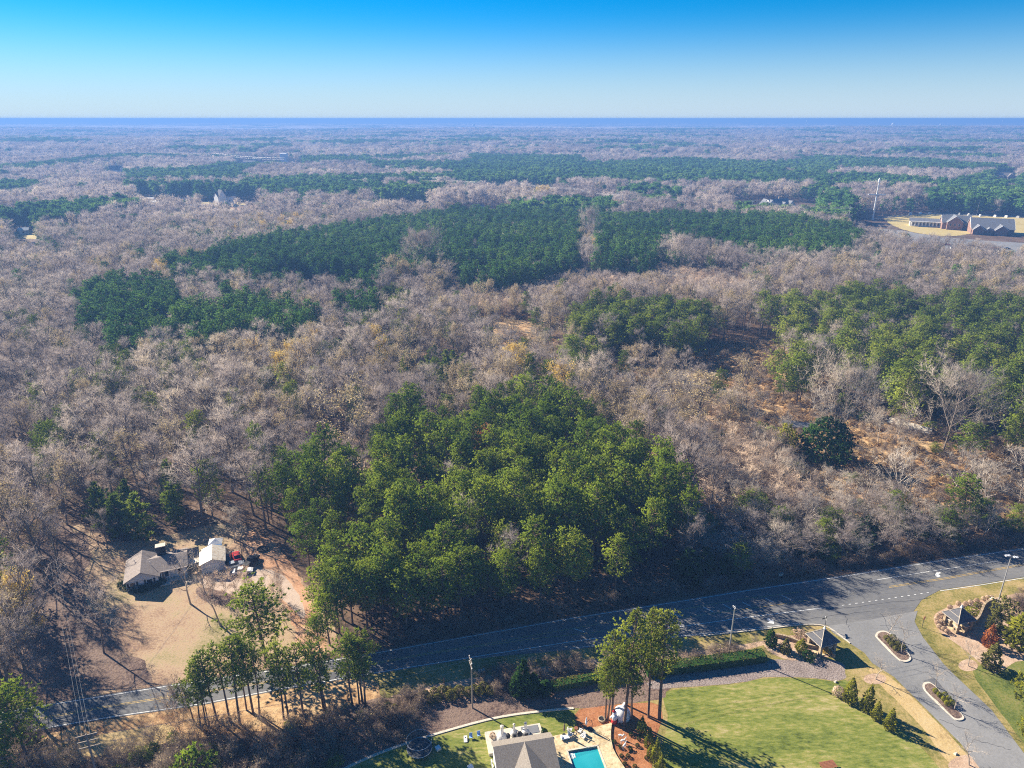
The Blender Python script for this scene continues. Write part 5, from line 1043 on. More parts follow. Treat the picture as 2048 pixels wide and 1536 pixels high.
# ------------------------------------------------------------------ entrance pavilions, walls, signs
def pavilion(cx, cy, L, Wd, rz, label):
    o = thing('entrance_pavilion', label, 'pavilion', (cx, cy, 0), rz); a, b = L/2, Wd/2; ze, zt = 2.7, 4.9
    for i, (q, s) in enumerate((((-a, -b), (a, -b)), ((a, -b), (a, b)), ((a, b), (-a, b)), ((-a, b), (-a, -b)))):
        MB().add([(*q, ze), (*s, ze), (0, 0, zt), (*q, ze-.12), (*s, ze-.12), (0, 0, zt-.14)], [(0, 1, 2), (5, 4, 3), (0, 3, 4, 1)]).obj('roof', 'dark_shingle', o)
    for q in ((-a, -b), (a, -b), (a, b), (-a, b)):
        MB().tube([(*q, ze+.03), (0, 0, zt+.05)], .09, 4).obj('hip_board', 'pale_timber', o)
        MB().box(q[0]*.72, q[1]*.72, 1.35, .55, .55, 2.7).obj('stone_post', 'stone_block', o)
    for i, (q, s) in enumerate((((-a, -b), (a, -b)), ((a, -b), (a, b)), ((a, b), (-a, b)), ((-a, b), (-a, -b)))): MB().tube([(*q, ze-.02), (*s, ze-.02)], .08, 4).obj('fascia', 'pale_timber', o)
    MB().tube([(-a*.62, -b*.62*.99, ze+.87), (-a*.62, b*.62*.99, ze+.87)], .07, 4).obj('batten', 'pale_timber', o)
    MB().lathe(0, 0, [(.22, zt-.1), (.25, zt+.1), (.12, zt+.25), (.17, zt+.42), (.02, zt+.65)], 10).obj('finial', 'white_paint', o)
    MB().box(0, 0, .06, L*.8, Wd*.8, .12).obj('floor', 'flagstone', o)
pavilion(62.2, 115.3, 4.8, 4.4, R(20), 'left hand entrance pavilion with a dark pyramid roof and stone posts')
pavilion(93.4, 121.9, 4.8, 4.2, R(15), 'right hand entrance pavilion with a dark pyramid roof and stone posts')
for i, (px, py, lb) in enumerate(((1625, 1291, 'stone pillar left of the left hand pavilion'), (1656, 1303, 'stone pillar in front of the left hand pavilion'), (1897, 1250, 'upper stone pillar before the right hand pavilion'), (1911, 1264, 'middle stone pillar before the right hand pavilion'), (1928, 1263, 'right stone pillar before the right hand pavilion'))):
    o = thing('stone_pillar', lb, 'pillar', (*G(px, py), 0), R(18)); MB().box(0, 0, .75, .85, .85, 1.5).obj('shaft', 'stone_block', o); MB().box(0, 0, 1.57, 1.05, 1.05, .14).obj('cap', 'concrete', o)
    MB().box(-.44, 0, .85, .04, .3, .45).obj('plaque', 'black', o)
def low_wall(pxs, label, h=1.0):
    pts = smooth_poly(Gs(pxs), 2, False); o = thing('garden_wall', label, 'wall')
    mb = MB(); cp_ = MB()
    for i in range(len(pts)-1):
        a, b = Vector(pts[i]), Vector(pts[i+1]); c = (a+b)/2; an = math.atan2(b.y-a.y, b.x-a.x); L = (b-a).length+.03
        mb.box(c.x, c.y, h/2, L, .38, h, an); cp_.box(c.x, c.y, h+.045, L+.02, .44, .09, an)
    mb.obj('stone_face', 'stone_block', o); cp_.obj('coping', 'stone_block', o)
low_wall([(1990, 1206), (1968, 1213), (1961, 1230), (1954, 1246), (1940, 1254), (1930, 1266)], 'curved stone wall sweeping behind the right hand pavilion', 1.3)
low_wall([(1551, 1274), (1572, 1278), (1592, 1286), (1613, 1295), (1640, 1299), (1657, 1296), (1662, 1306), (1668, 1316)], 'curved stone wall around the left hand pavilion', .8)
x, y = G(1649, 1257); o = thing('street_sign', 'street name post with two crossed blades beside the left hand pavilion', 'sign', (x, y, 0), R(20)); MB().tube([(0, 0, 0), (0, 0, 3.0)], .06).obj('post', 'dark_metal', o)
MB().box(-.55, 0, 2.75, 1.1, .04, .26).obj('sign_blade', 'dark_metal', o); MB().box(.05, .1, 2.45, .04, 1.3, .26, R(-35)).obj('sign_blade', 'white_paint', o)
x, y = G(1844, 1255); o = thing('stop_sign', 'red octagonal stop sign on a thin post at the entrance road', 'sign', (x, y, 0), R(35)); MB().tube([(0, 0, 0), (0, 0, 2.7)], .05).obj('post', 'dark_metal', o)
mb = MB(); oc = [(.46*math.cos(R(22.5+45*k)), .46*math.sin(R(22.5+45*k))) for k in range(8)]; mb.add([(a, -.06, 2.4+b) for a, b in oc]+[(a, -.03, 2.4+b) for a, b in oc], [tuple(range(8)), tuple(range(15, 7, -1))]+[(k, (k+1) % 8, 8+(k+1) % 8, 8+k) for k in range(8)]); pl = mb.obj('panel', 'red_paint', o)
fc = bpy.data.curves.new('lettering', 'FONT'); fc.body = 'STOP'; fc.size = .34; fc.align_x = 'CENTER'; fc.align_y = 'CENTER'; fc.extrude = .004
ft = bpy.data.objects.new('lettering', fc); C.objects.link(ft); bpy.context.view_layer.update(); fm = bpy.data.meshes.new_from_object(ft.evaluated_get(bpy.context.evaluated_depsgraph_get())); bpy.data.objects.remove(ft); fm.materials.clear(); fm.materials.append(M['white_paint']); fo = bpy.data.objects.new('lettering', fm); C.objects.link(fo); fo.parent = pl; fo.location = (0, -.068, 2.4); fo.rotation_euler = (R(90), 0, 0)
x, y = G(888, 1366); o = thing('marker_post', 'short dark wooden post with a forked top on the verge', 'post', (x, y, 0)); MB().box(0, 0, .6, .22, .22, 1.2).obj('post', 'wood', o); MB().box(.1, 0, 1.2, .35, .2, .2).obj('top', 'wood', o)
x, y = G(963, 1342); o = thing('utility_cover', 'pale rectangular utility cover in the verge grass', 'utility cover', (x, y, 0), R(15)); MB().box(0, 0, .1, 1.3, .7, .2).obj('lid', 'concrete', o)
x, y = G(1990, 1205); o = thing('utility_box', 'small white utility box at the foot of the light pole', 'utility box', (x-.8, y, 0), R(15)); MB().box(0, 0, .55, .8, .6, 1.1).obj('cabinet', 'white_paint', o); MB().box(0, 0, 1.13, .9, .7, .06).obj('lid', 'white_paint', o)
x, y = G(1560, 1190-40); o = thing('culvert_head', 'small pale concrete block on the shaded bank', 'concrete block', (x, y, 0), R(15)); MB().box(0, 0, .3, 1.2, .8, .6).obj('block', 'concrete', o)
# split rail fences
def rail_fence(pxs, label, h=1.1, sp_=2.4):
    pts = Gs(pxs); L = sum(math.hypot(pts[i+1][0]-pts[i][0], pts[i+1][1]-pts[i][1]) for i in range(len(pts)-1)); n = max(1, int(L/sp_)); q = lerp_line(pts, n); o = thing('rail_fence', label, 'fence')
    for i, (x, y) in enumerate(q):
        MB().box(x, y, h/2, .14, .14, h).obj('post', 'pale_timber', o)
        if i < n:
            for z in (.45, .9): MB().tube([(x, y, z), (q[i+1][0], q[i+1][1], z)], .05, 4).obj('rail', 'pale_timber', o)
rail_fence([(1060, 1352), (1120, 1343), (1190, 1332)], 'weathered rail fence behind the dark evergreens')
rail_fence([(1300, 1316), (1400, 1305), (1440, 1298)], 'weathered rail fence above the long clipped hedge')
# ------------------------------------------------------------------ pool house, kitchen terrace, pool
DR = R(11.3); DZ = .35
def holed_prism(outer, hole, z0, z1, name, m, parent=None):
    loops = [[Vector((x, y, 0)) for x, y in outer], [Vector((x, y, 0)) for x, y in hole]]; tr = geometry.tessellate_polygon(loops); pts = outer+hole; fs = []
    for t in tr:
        (x1, y1), (x2, y2), (x3, y3) = (pts[i] for i in t); fs.append(tuple(t) if (x2-x1)*(y3-y1)-(x3-x1)*(y2-y1) > 0 else tuple(t)[::-1])
    n = len(pts); vs = [(x, y, z1) for x, y in pts]+[(x, y, z0) for x, y in pts]; no = len(outer)
    for b, k in ((0, no), (no, len(hole))):
        for i in range(k): a_, c_ = b+i, b+(i+1) % k; fs.append((a_, c_, n+c_, n+a_))
    return MB().add(vs, fs).obj(name, m, parent)
pc = Vector(G(1136, 1502, DZ)); pu = Vector((math.cos(DR), math.sin(DR))); pv = Vector((-math.sin(DR), math.cos(DR)))
hole = [tuple(pc), tuple(pc-pv*10), tuple(pc-pv*10+pu*5.1), tuple(pc+pu*5.1)]
deck = Gs([(1096, 1474), (1152, 1462), (1190, 1454), (1224, 1445), (1222, 1462), (1222, 1478), (1226, 1496), (1233, 1510), (1250, 1536), (1275, 1590), (1290, 1680), (1060, 1680)], DZ)
tag(holed_prism(deck, hole, 0.0, DZ, 'pool_deck', 'flagstone'), kind='structure')
pw, pnt, pN, pL_ = _nt('pool_water'); nz_ = pN.new('ShaderNodeTexNoise'); nz_.inputs['Scale'].default_value = 1.3; bs = pN.new('ShaderNodeBsdfPrincipled')
rp_ = _ramp(pN, [(.01, .16, .22), (.02, .30, .36), (.05, .40, .44)]); pL_.new(nz_.outputs[0], rp_.inputs[0]); pL_.new(rp_.outputs[0], bs.inputs['Base Color']); bs.inputs['Roughness'].default_value = .12; bs.inputs['Specular IOR Level'].default_value = .4
bp_ = pN.new('ShaderNodeBump'); bp_.inputs['Strength'].default_value = .08; pL_.new(nz_.outputs[0], bp_.inputs['Height']); pL_.new(bp_.outputs[0], bs.inputs['Normal']); oo_ = pN.new('ShaderNodeOutputMaterial'); pL_.new(bs.outputs[0], oo_.inputs[0])
pool = thing('swimming_pool', 'rectangular turquoise swimming pool in the pale stone deck', 'pool', (pc.x, pc.y, 0), DR)
MB().box(2.55, -5, .06, 5.1, 10, .04).obj('water', 'pool_water', pool)
for s_ in range(3): MB().box(.25+s_*.32, -.9, .12-s_*.01, .2, 1.3-.25*s_, .05).obj('step', 'white_paint', pool)
mb = MB()
for cx, cy, sx, sy in ((2.55, .12, 5.6, .26), (-.13, -5, .26, 10.1), (5.23, -5, .26, 10.1)): mb.box(cx, cy, DZ+.02, sx, sy, .05)
mb.obj('coping', 'concrete', pool)
ph = thing('pool_house', 'tan shingled pool house with crossing roofs at the bottom border', 'house', (1.85, 87.7, 0), DR)
def slope(pts, nm, m, t=.14): n = len(pts); return MB().add([(x, y, z+t) for x, y, z in pts]+pts, [tuple(range(n)), tuple(range(2*n-1, n-1, -1))]+[(i, n+i, n+(i+1) % n, (i+1) % n) for i in range(n)]).obj(nm, m, ph)
zr_, a_ = 5.0, 5.0
slope([(-a_, 0, zr_), (a_, 0, zr_), (a_, 2.0, 4.0), (-a_, 2.0, 4.0)][::-1], 'roof', 'tan_shingle'); slope([(-a_, 0, zr_), (-a_, -6, 2.7), (a_, -6, 2.7), (a_, 0, zr_)], 'roof', 'tan_shingle')
slope([(-3.9, -12, 2.75), (.2, -12, 4.95), (.2, -.02, 4.98), (-3.9, -6.2, 2.75)][::-1], 'roof', 'tan_shingle', .17); slope([(.2, -12, 4.95), (4.3, -12, 2.75), (4.3, -6.2, 2.75), (.2, -.02, 4.98)][::-1], 'roof', 'tan_shingle', .17)
slope([(2.4, -10, 3.6), (2.4, -4.3, 3.62), (5.4, -4.3, 2.9), (5.4, -10, 2.9)][::-1], 'roof', 'tan_shingle', .2)
MB().box(0, -2.0, 1.95, 9.4, 7.4, 2.1+1.8).obj('wall', 'white_siding', ph) if False else None
mb = MB(); mb.add([(-4.7, 1.7, 0), (4.7, 1.7, 0), (4.7, 1.7, 4.1), (-4.7, 1.7, 4.1), (-4.7, -5.7, 0), (4.7, -5.7, 0), (4.7, -5.7, 2.7), (-4.7, -5.7, 2.7), (-4.7, 0, 4.95), (4.7, 0, 4.95)], [(1, 0, 3, 2), (4, 5, 6, 7), (0, 4, 7, 8, 3), (5, 1, 2, 9, 6)]); mb.obj('wall', 'white_siding', ph)
for i in range(7): MB().box(-5.12, .9-i*1.0, .8+.0, .18, .55, .9).obj('shutter', 'white_paint', ph)
kt = thing('kitchen_terrace', 'pale raised terrace with dark counters behind the pool house', 'terrace', (.6, 92.3, 0), DR)
MB().box(0, .4, .3, 9.8, 4.6, .6).obj('slab', 'concrete', kt); MB().box(.4, -1.4, .95, 8.0, .7, .75).obj('counter', 'black', kt); MB().box(.4, -1.4, 1.36, 8.2, .9, .07).obj('worktop', 'plaster', kt)
for i in range(7): MB().box(-3+i*1.15, -1.78, .95, .5, .06, .5).obj('cabinet_door', 'galvanised', kt)
MB().box(2.9, 1.6, .63, 3.0, 1.6, .06).obj('paving', 'grey_roof', kt)
def oven(px, py, r, hc, label):
    x, y = G(px, py, .6); o = thing('dome_oven', label, 'oven', (x, y, .6), DR)
    MB().lathe(0, 0, [(r*1.05, 0), (r*1.05, .35), (r, .4), (r*.92, r*.5+.3), (r*.7, r*.8+.35), (r*.34, r+.42)], 18).obj('dome', 'plaster', o, smooth=False)
    c = MB().lathe(0, 0, [(r*.36, r+.3), (r*.30, r+.6), (r*.28, hc)], 12).obj('chimney', 'plaster', o); MB().lathe(0, 0, [(r*.36, hc-.02), (r*.38, hc+.12), (r*.1, hc+.22)], 12).obj('cap', 'concrete', c)
    MB().box(0, -r*.98, .5, r*.8, .2, .55).obj('oven_door', 'black', o)
oven(1004, 1478, .95, 2.7, 'largest white domed oven with a tall chimney on the terrace'); oven(1028, 1470, .62, 2.3, 'middle white domed oven on the terrace'); oven(1051, 1468, .72, 2.4, 'right white domed oven with a thin chimney')
for px, py, lb in ((1016, 1478, 'black grill left of the middle oven'), (1040, 1474, 'black smoker between the middle and right ovens')):
    x, y = G(px, py, .6); o = thing('grill', lb, 'grill', (x, y, .6), DR); MB().lathe(0, 0, [(.15, .1), (.42, .5), (.45, .75), (.3, 1.05), (.05, 1.12)], 12).obj('bowl', 'black', o)
    for k in range(3): MB().tube([(.3*math.cos(k*2.1), .3*math.sin(k*2.1), 0), (.12*math.cos(k*2.1), .12*math.sin(k*2.1), .6)], .03).obj('leg', 'dark_metal', o)
x, y = G(1089, 1468); tree_px('round_shrub', 1089, 1470, 0, .6, 'dark round shrub at the right end of the kitchen terrace', 'shrub', h=1.3, recolor='dark_leaves')
tree_px('round_shrub', 985, 1480, 0, .55, 'brown potted shrub at the left end of the kitchen terrace', 'shrub', h=1.0, recolor='red_twigs', z=.6)
def adirondack(px, py, rz, label):
    x, y = G(px, py, DZ); o = thing('deck_chair', label, 'chair', (x, y, DZ), R(rz), 'white chairs on the pool deck')
    MB().box(0, 0, .32, .6, .55, .05, 0, 1, R(-8)).obj('seat', 'white_paint', o); MB().box(0, .34, .68, .62, .05, .8, 0, .85, R(-20)).obj('backrest', 'white_paint', o)
    for s_ in (-.36, .36):
        MB().box(s_, .02, .52, .12, .72, .04).obj('armrest', 'white_paint', o); MB().box(s_, -.26, .25, .07, .07, .5).obj('leg', 'white_paint', o); MB().box(s_, .3, .25, .07, .07, .5).obj('leg', 'white_paint', o)
for a in ((1139, 1462, 160, 'white slatted chair beside the brown pot'), (1141, 1473, 60, 'white slatted chair next to the white lounger'), (1160, 1465, -120, 'white slatted chair facing away on the pool deck'), (1166, 1476, -40, 'white slatted chair nearest the pool edge')): adirondack(*a)
x, y = G(1130, 1477, DZ); o = thing('sun_lounger', 'low white lounger at the left of the deck chairs', 'lounger', (x, y, DZ), R(12)); MB().box(0, 0, .3, 1.5, .75, .18).obj('cushion', 'white_cloth', o); MB().box(0, 0, .15, 1.4, .65, .1).obj('frame', 'galvanised', o); MB().box(-.62, 0, .5, .08, .7, .35).obj('backrest', 'white_cloth', o)
def umbrella(px, py, label, h=2.7):
    x, y = G(px, py, DZ); o = thing('closed_umbrella', label, 'umbrella', (x, y, DZ)); MB().lathe(0, 0, [(.32, 0), (.32, .08), (.06, .12)], 12).obj('base', 'dark_metal', o); MB().tube([(0, 0, .1), (0, 0, h)], .03).obj('pole', 'dark_metal', o)
    MB().lathe(0, 0, [(.16, 1.0), (.2, 1.3), (.12, 2.2), (.03, h-.05)], 10).obj('canopy', 'white_cloth' if px > 1150 else 'wood', o)
umbrella(1128, 1470, 'closed brown umbrella left of the deck chairs'); umbrella(1172, 1457, 'closed pale umbrella right of the deck chairs')
x, y = G(1180, 1459, DZ); o = thing('side_heater', 'small dark round stand with an arched arm on the deck', 'stand', (x, y, DZ)); MB().lathe(0, 0, [(.55, 0), (.55, .15), (.35, .25)], 14).obj('base', 'dark_metal', o); MB().tube([(.3, 0, .2), (.35, 0, 1.4), (.15, 0, 2.1), (-.25, 0, 2.2), (-.5, 0, 1.8)], .05).obj('arm', 'dark_metal', o)
x, y = G(1152, 1460, DZ); o = thing('plant_pot', 'round brown pot among the white deck chairs', 'pot', (x, y, DZ)); MB().lathe(0, 0, [(.22, 0), (.33, .45), (.36, .5), (.28, .5)], 12).obj('pot', 'rust', o)
x, y = G(1203, 1441); o = thing('fire_pit', 'dark round fire pit on the pine straw', 'fire pit', (x, y, 0)); MB().lathe(0, 0, [(.6, 0), (.68, .45), (.5, .48), (.42, .2)], 12).obj('ring', 'stone_block', o); MB().box(0, 0, .35, .6, .6, .15, .4).obj('logs', 'black', o)
# festive figures
x, y = G(1228, 1447); o = thing('inflatable_figure', 'white and red inflatable figure at the corner of the pool deck', 'inflatable', (x, y, 0))
MB().lathe(0, 0, [(.3, 0), (.55, .3), (.5, .8), (.35, 1.0)], 12).obj('base', 'red_paint', o, smooth=True); MB().lathe(0, 0, [(.35, .95), (.55, 1.3), (.5, 1.8), (.25, 2.05)], 12).obj('body', 'white_cloth', o, smooth=True); MB().lathe(0, 0, [(.2, 2.0), (.38, 2.3), (.36, 2.6), (.15, 2.85)], 12).obj('head', 'white_cloth', o, smooth=True)
MB().lathe(-.1, .05, [(.36, 2.68), (.25, 2.9), (.05, 3.2)], 10).obj('hat', 'red_paint', o, smooth=True)
for s_ in (-1, 1): MB().tube([(s_*.35, 0, 1.75), (s_*.75, -.05, 1.4)], [.16, .12], 8).obj('arm', 'white_cloth', o)
x, y = G(1245, 1441); o = thing('inflatable_dome', 'large white inflatable dome with a dark opening among the pine trunks', 'inflatable', (x, y+.8, 0), R(-20)); MB().lathe(0, 0, [(1.5, 0), (1.6, .6), (1.35, 1.4), (.8, 2.0), (.2, 2.25)], 18).obj('dome', 'white_cloth', o, smooth=True)
MB().tube([(-.6, -1.2, .75), (-.75, -1.75, .75)], [.75, .7], 14).obj('tunnel', 'white_cloth', o); MB().tube([(-.75, -1.74, .75), (-.76, -1.78, .75)], .55, 14).obj('opening', 'black', o)
MB().lathe(.3, .3, [(.28, 2.1), (.42, 2.4), (.35, 2.8), (.1, 3.0)], 10).obj('top_ball', 'white_cloth', o, smooth=True)
for i, (px, py) in enumerate(((1241, 1477), (1245, 1487), (1248, 1497))):
    x, y = G(px, py); o = thing('deer_figure', 'white wire deer figure, %s on the pine straw bed' % ['uppermost', 'middle', 'lowest'][i], 'deer figure', (x, y, 0), R(-20+i*35), 'white deer figures')
    MB().tube([(-.38, 0, .72), (-.1, 0, .76), (.25, 0, .74), (.4, 0, .82)], [.1, .17, .15, .1], 8).obj('body', 'white_paint', o); nk = MB().tube([(.36, 0, .8), (.52, 0, 1.08), (.55, 0, 1.15), (.76, 0, 1.08)], [.09, .06, .08, .04], 8).obj('head', 'white_paint', o)
    for s_ in (-1, 1): MB().tube([(.52, s_*.03, 1.18), (.46, s_*.16, 1.42), (.56, s_*.22, 1.6)], .018, 4).obj('antler', 'white_paint', o)
    for lx in (-.3, .3):
        for s_ in (-.09, .09): MB().tube([(lx, s_, .7), (lx+.03, s_, .35), (lx, s_, 0)], [.05, .03, .025], 5).obj('leg', 'white_paint', o)
# trampoline and lawn things
x, y = G(839, 1496, .8); o = thing('trampoline', 'round dark trampoline with a safety net on the shaded lawn', 'trampoline', (x, y, 0))
MB().lathe(0, 0, [(1.75, .83), (1.74, .85)], 32).obj('mat', 'net', o)
mb = MB(); mb.lathe(0, 0, [(2.1, .82), (2.1, .9), (1.77, .92), (1.77, .86)], 32); mb.obj('pad', 'dark_metal', o); MB().tube([(2.1*math.cos(k*.1963), 2.1*math.sin(k*.1963), .88) for k in range(33)], .05, 5).obj('frame', 'galvanised', o)
for k in range(6):
    c_, s_ = math.cos(k*1.047), math.sin(k*1.047); MB().tube([(2.1*c_, 2.1*s_, 0), (2.15*c_, 2.15*s_, 2.6)], .04, 6).obj('net_pole', 'dark_metal', o)
MB().tube([(2.15*math.cos(k*.1963), 2.15*math.sin(k*.1963), 2.6) for k in range(33)], .035, 5).obj('top_ring', 'galvanised', o)
mb = MB()
for k in range(48): t = k*math.pi/24; mb.tube([(2.12*math.cos(t), 2.12*math.sin(t), .9), (2.14*math.cos(t), 2.14*math.sin(t), 2.58)], .008, 3, False)
tag(mb.obj('net', 'net', o), kind='stuff')
for px, py, rz, m, lb in ((931, 1480, 5, 'white_paint', 'white board game plank with a dark hole on the lawn'), (942, 1477, 8, 'blue_cloth', 'blue folding chair in the middle of the lawn toys'), (958, 1473, 20, 'blue_cloth', 'blue folding chair nearest the terrace')):
    x, y = G(px, py); o = thing('lawn_chair' if m == 'blue_cloth' else 'game_board', lb, 'chair' if m == 'blue_cloth' else 'game board', (x, y, 0), R(rz))
    if m == 'blue_cloth':
        MB().box(0, 0, .38, .55, .5, .05).obj('seat', m, o); MB().box(0, .27, .66, .55, .05, .6, 0, 1, R(-12)).obj('backrest', m, o)
        for sx in (-.26, .26):
            for sy in (-.22, .24): MB().box(sx, sy, .19, .04, .04, .38).obj('leg', 'white_paint', o)
    else: MB().box(0, 0, .25, .6, 1.2, .05, 0, 1, R(12)).obj('board', m, o); MB().lathe(0, .25, [(.1, .335), (.1, .345)], 10).obj('hole', 'black', o); MB().box(0, .5, .14, .5, .05, .28).obj('stand', 'wood', o)
for px, py, lb in ((876, 1499, 'small pale box on the shaded lawn right of the trampoline'), (941, 1537, 'small pale box on the lawn at the bottom border')):
    x, y = G(px, py); o = thing('storage_box', lb, 'box', (x, y, 0), R(35)); MB().box(0, 0, .2, .8, .8, .4).obj('body', 'concrete', o); MB().box(0, 0, .43, .86, .86, .06).obj('lid', 'white_paint', o)
x, y = G(1655, 1536); o = thing('picnic_table', 'dark timber slatted table at the bottom border of the lawn', 'table', (x, y, 0), R(12))
for k in range(6): MB().box(0, -.6+.24*k, .75, 2.6, .2, .05).obj('plank', 'rust', o)
for sx in (-1, 1):
    for sy in (-.5, .5): MB().box(sx, sy, .36, .1, .1, .72).obj('leg', 'rust', o)
for px, py, lb in ((1671, 1364, 'pale stone at the right end of the grey stones'), (1911, 1508, 'pale stone on the dry grass beside the drive')):
    x, y = G(px, py); o = MB().box(0, 0, .12, .7, .45, .3, .5, .6).obj('stone', 'concrete', None, (x, y, .02)); tag(o, lb, 'stone')
# debris on the clearing
x, y = G(1590, 856); o = thing('ruined_shed', 'collapsed pale shed above the lime yellow bushes', 'ruin', (x, y, 0), R(-20)); gable(o, 8, 4, 1.4, 2.4, 'plaster', 'grey_roof')
x, y = G(1820, 858); o = thing('fallen_barn', 'long grey collapsed roof lying left of the huge leafless oak', 'ruin', (x, y, 0), R(-48)); gable(o, 13, 4.5, 1.2, 2.2, 'wood', 'tin_roof')
x, y = G(1380, 556); o = thing('white_shed', 'tiny white shed in the young growth in the middle distance', 'shed', (x, y, 0), R(70)); gable(o, 4, 3, 4.2, 5.4, 'white_paint', 'white_paint')
x, y = G(698, 905); o = thing('rope_swing_platform', 'pale timber platform under the large tan oak', 'platform', (x, y, 0), R(20)); MB().box(0, 0, .6, 5, 3, .12).obj('deck', 'pale_timber', o)
for sx in (-2.2, 2.2):
    for sy in (-1.2, 1.2): MB().box(sx, sy, .3, .15, .15, .6).obj('leg', 'wood', o)
# ------------------------------------------------------------------ church complex and far buildings
CR = R(-21)
def church_part(px, py, z, rz, L, Wd, zw, zr, label, gables, name='church_hall'):
    x, y = G(px, py, z); o = thing(name, label, 'church', (x, y, 0), rz); gable(o, L, Wd, zw, zr, 'red_brick', 'grey_roof', 0, 0, 0, .6, 0, 'white_paint')
    for gx, gy, gl, gw, gzw, gzr in gables:
        gable(o, gl, gw, gzw, gzr, 'red_brick', 'grey_roof', gx, gy, R(90), .5, 0, 'white_paint')
        fy = gy-gl/2-.03; k = 3 if gw > 10 else 1
        for i in range(k): window(o, gx+(i-(k-1)/2)*gw*.28, fy, gzw*.62, 1.5, 2.0, 0)
    return o
o = church_part(1908, 457, 0, CR, 24, 15, 6.5, 12.5, 'brick church hall on the left with a steep three window gable', [(-2, -5, 13, 13, 7.5, 13)], 'church_hall')
o = church_part(1978, 466, 0, CR, 34, 22, 5.5, 13.5, 'large brick church hall on the right with a long grey roof', [(-12, -12, 8, 9, 4.6, 8.6), (-3.5, -11.5, 6, 7, 3.8, 6.6), (6, -12, 9, 10, 5, 9), (12, 10, 8, 11, 6.5, 12.5)], 'church_hall')
x, y = G(1850, 452); o = thing('colonnaded_building', 'low white colonnaded building with a grey roof left of the church', 'building', (x, y, 0), R(-25)); gable(o, 28, 12, 5, 7.5, 'white_paint', 'grey_roof', 0, 0, 0, .8)
for i in range(9): MB().tube([(-12.6+i*3.1, -7.6, 0), (-12.6+i*3.1, -7.6, 4.6)], .35, 8).obj('column', 'white_paint', o)
MB().box(0, -7.2, 4.85, 28, 2.2, .4).obj('porch_roof', 'white_paint', o)
for i in range(8): window(o, -11+i*3.1, -6.03, 2.5, 1.4, 2.6, 0, 'white_paint')
x, y = G(1745, 440); o = thing('cross_tower', 'tall white cross standing beyond the pines left of the church', 'cross', (x, y, 0), R(-10)); MB().tube([(0, 0, 0), (0, 0, 39)], [.85, .6], 8).obj('shaft', 'white_paint', o); MB().box(0, 0, 26, 17, 1.0, 1.1).obj('crossbar', 'white_paint', o); MB().lathe(0, 0, [(.9, 37.5), (1.3, 39), (1.2, 41), (.4, 42.5)], 10).obj('top_housing', 'white_paint', o)
for i, (px, py) in enumerate(((1820, 429), (1840, 428), (1858, 428), (1918, 430), (1937, 431), (1960, 433), (1990, 434), (2012, 435), (2035, 436))):
    x, y = G(px, py); o = thing('field_marker', 'small pale block along the far edge of the yellow field', 'block', (x, y, 0), R(i*17), 'pale blocks along the field edge'); MB().box(0, 0, 1.1, 3.0, 1.6, 2.2, 0, .8).obj('block', 'white_paint', o)
pole(1953, 430, 16, 'grey pole at the far edge of the yellow field', 1, 3, 0, r=.3, m='galvanised', caps=False)
pole(1694, 452, 20, 'pale pole in the woods left of the bushy tree by the church', 1, 4, 0, r=.35, caps=False)
for i in range(14):
    px, py = 1870+(i % 7)*24+(i//7)*9, 489+(i//7)*7+(i % 7)*1.6
    x, y = G(px, py); o = thing('parked_car', 'distant parked car on the church car park behind the bare trees', 'car', (x, y, .1), R(-20+90*(i//7)), 'cars on the church car park')
    mb = MB(); mb.box(0, 0, .6, 4.5, 1.8, .7); mb.obj('body', ['white_paint', 'silver_paint', 'black_paint', 'red_paint'][i*7 % 4], o); MB().box(-.2, 0, 1.2, 2.3, 1.6, .55, 0, .8).obj('window_glass', 'dark_glass', o)
far_house(1553, 420, 28, 14, 7, 13, 20, 'white_paint', 'grey_roof', 'large grey roofed mansion behind the right hand plantation', wings=((-12, 2, 16, 11, 6.5, 12.5, 90), (13, -3, 14, 10, 6, 11, 90), (3, -7, 6, 7, 6, 10, 90)), ch=(4, 3), nwin=6, name='mansion')
far_house(452, 410, 22, 13, 11, 16, 42, 'white_paint', 'dark_shingle', 'tall white house with dark turret roofs beside a yellow lawn', wings=((-6, -4, 10, 8, 12, 19, 90), (7, 0, 9, 8, 8, 13, 90)), ch=(3, 3), nwin=4, name='mansion')
far_house(288, 408, 26, 14, 5, 8, 5, 'white_paint', 'white_paint', 'long white roofed building at the left end of the clearing', nwin=4)
far_house(318, 412, 26, 12, 5, 7, -5, 'white_paint', 'white_paint', 'low white building next to the long white roofed one', nwin=3)
far_house(375, 411, 24, 12, 6, 10, 20, 'white_siding', 'grey_roof', 'grey roofed building between the white barns and the mansion', nwin=3)
far_house(236, 352, 24, 16, 9, 16, 30, 'white_paint', 'dark_shingle', 'pale house with a dark roof in the far left woods', wings=((8, -4, 14, 9, 8, 14, 90),), nwin=3)
far_house(570, 333, 14, 14, 26, 27, 0, 'white_paint', 'white_paint', 'narrow white block rising above the far left woods', nwin=1, cat='building', name='tower_block')
far_house(500, 331, 26, 14, 6, 9, 5, 'stone_block', 'tan_shingle', 'long tan row of roofs left of the white block', nwin=4)
far_house(540, 333, 22, 14, 6, 10, -5, 'stone_block', 'grey_roof', 'long grey row of roofs beside the white block', nwin=4)
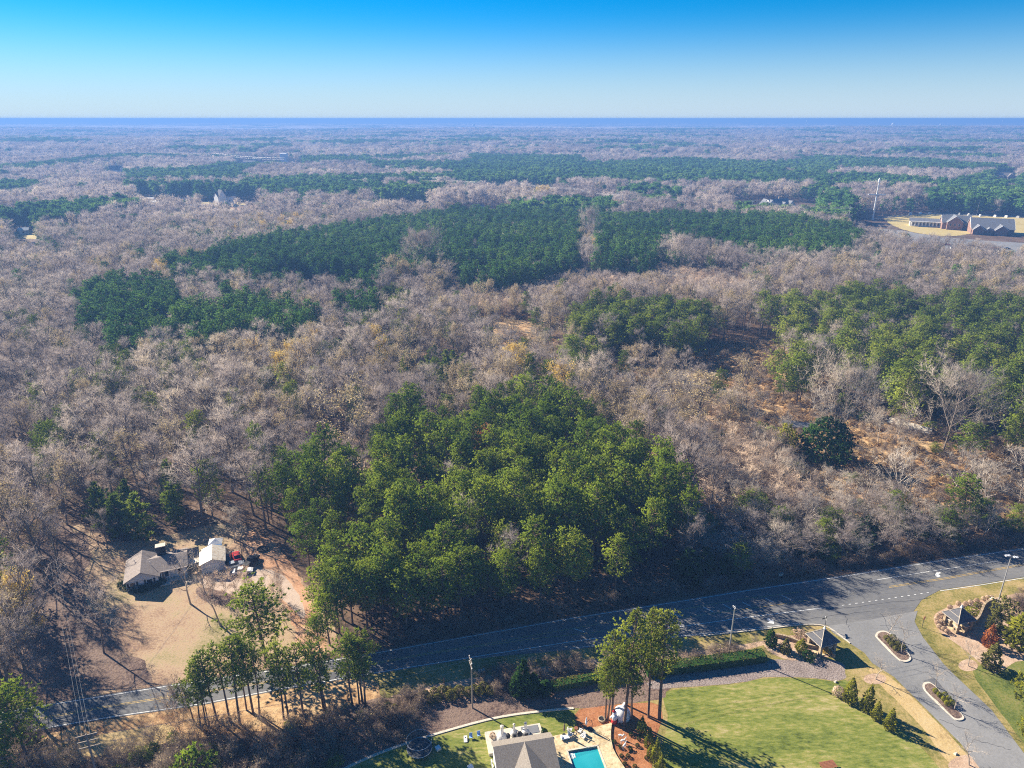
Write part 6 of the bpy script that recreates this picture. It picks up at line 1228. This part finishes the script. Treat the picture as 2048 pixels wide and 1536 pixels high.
far_house(958, 428, 13, 9, 6, 10, 60, 'white_siding', 'tan_shingle', 'small pale gabled house at the top of the plantation', nwin=2)
far_house(2008, 362, 20, 14, 7, 13, -20, 'stone_block', 'tan_shingle', 'tan roofed house in the trees near the right border', wings=((6, -5, 10, 8, 7, 12, 90),), nwin=3)
far_house(1800, 410, 20, 12, 5, 9, -10, 'wood', 'dark_shingle', 'dark roofed house in the trees right of the white cross', nwin=2)
far_house(1545, 327, 50, 20, 6, 8, 0, 'white_paint', 'white_paint', 'pale low roof in the far woods right of centre', nwin=3)
far_house(1240, 301, 110, 25, 7, 9, 0, 'plaster', 'concrete', 'long pale low building in the far woods', nwin=4, cat='building', name='warehouse')
far_house(55, 502, 12, 9, 4, 7, 20, 'white_siding', 'tan_shingle', 'small pale roof near the left border in the woods', nwin=2)
far_house(50, 468, 8, 7, 4, 6, 20, 'white_siding', 'white_paint', 'white shed on the little green clearing at the left border', nwin=1)
for px, dd, h, lb in ((1783, 5200, 50, 'tallest water tower on the right hand horizon'), (1878, 5600, 40, 'water tower right of the tallest one on the horizon'), (2003, 8800, 60, 'faint water tower near the right border on the horizon'), (1612, 8500, 62, 'faint water tower on the horizon right of centre'), (948, 6500, 48, 'water tower on the horizon left of centre'), (435, 8800, 62, 'faint pale water tower on the left hand horizon')):
    u = (px-1024)/FPX/cp; y = dd; x = u*(y*cp+0)*1.0*cp/cp; x = (px-1024)/FPX*(y*cp+CAMH*sp); z = float(terrain(x, y)); o = thing('water_tower', lb, 'water tower', (x, y, z))
    MB().lathe(0, 0, [(h*.12, h*.62), (h*.22, h*.74), (h*.22, h*.86), (h*.1, h*.98), (h*.01, h)], 14).obj('tank', 'white_paint', o, smooth=True)
    for k in range(5): t = k*1.2566; MB().tube([(h*.2*math.cos(t), h*.2*math.sin(t), 0), (h*.17*math.cos(t), h*.17*math.sin(t), h*.7)], h*.014, 5).obj('leg', 'white_paint', o)
    MB().tube([(0, 0, 0), (0, 0, h*.65)], h*.03, 6).obj('riser', 'white_paint', o)
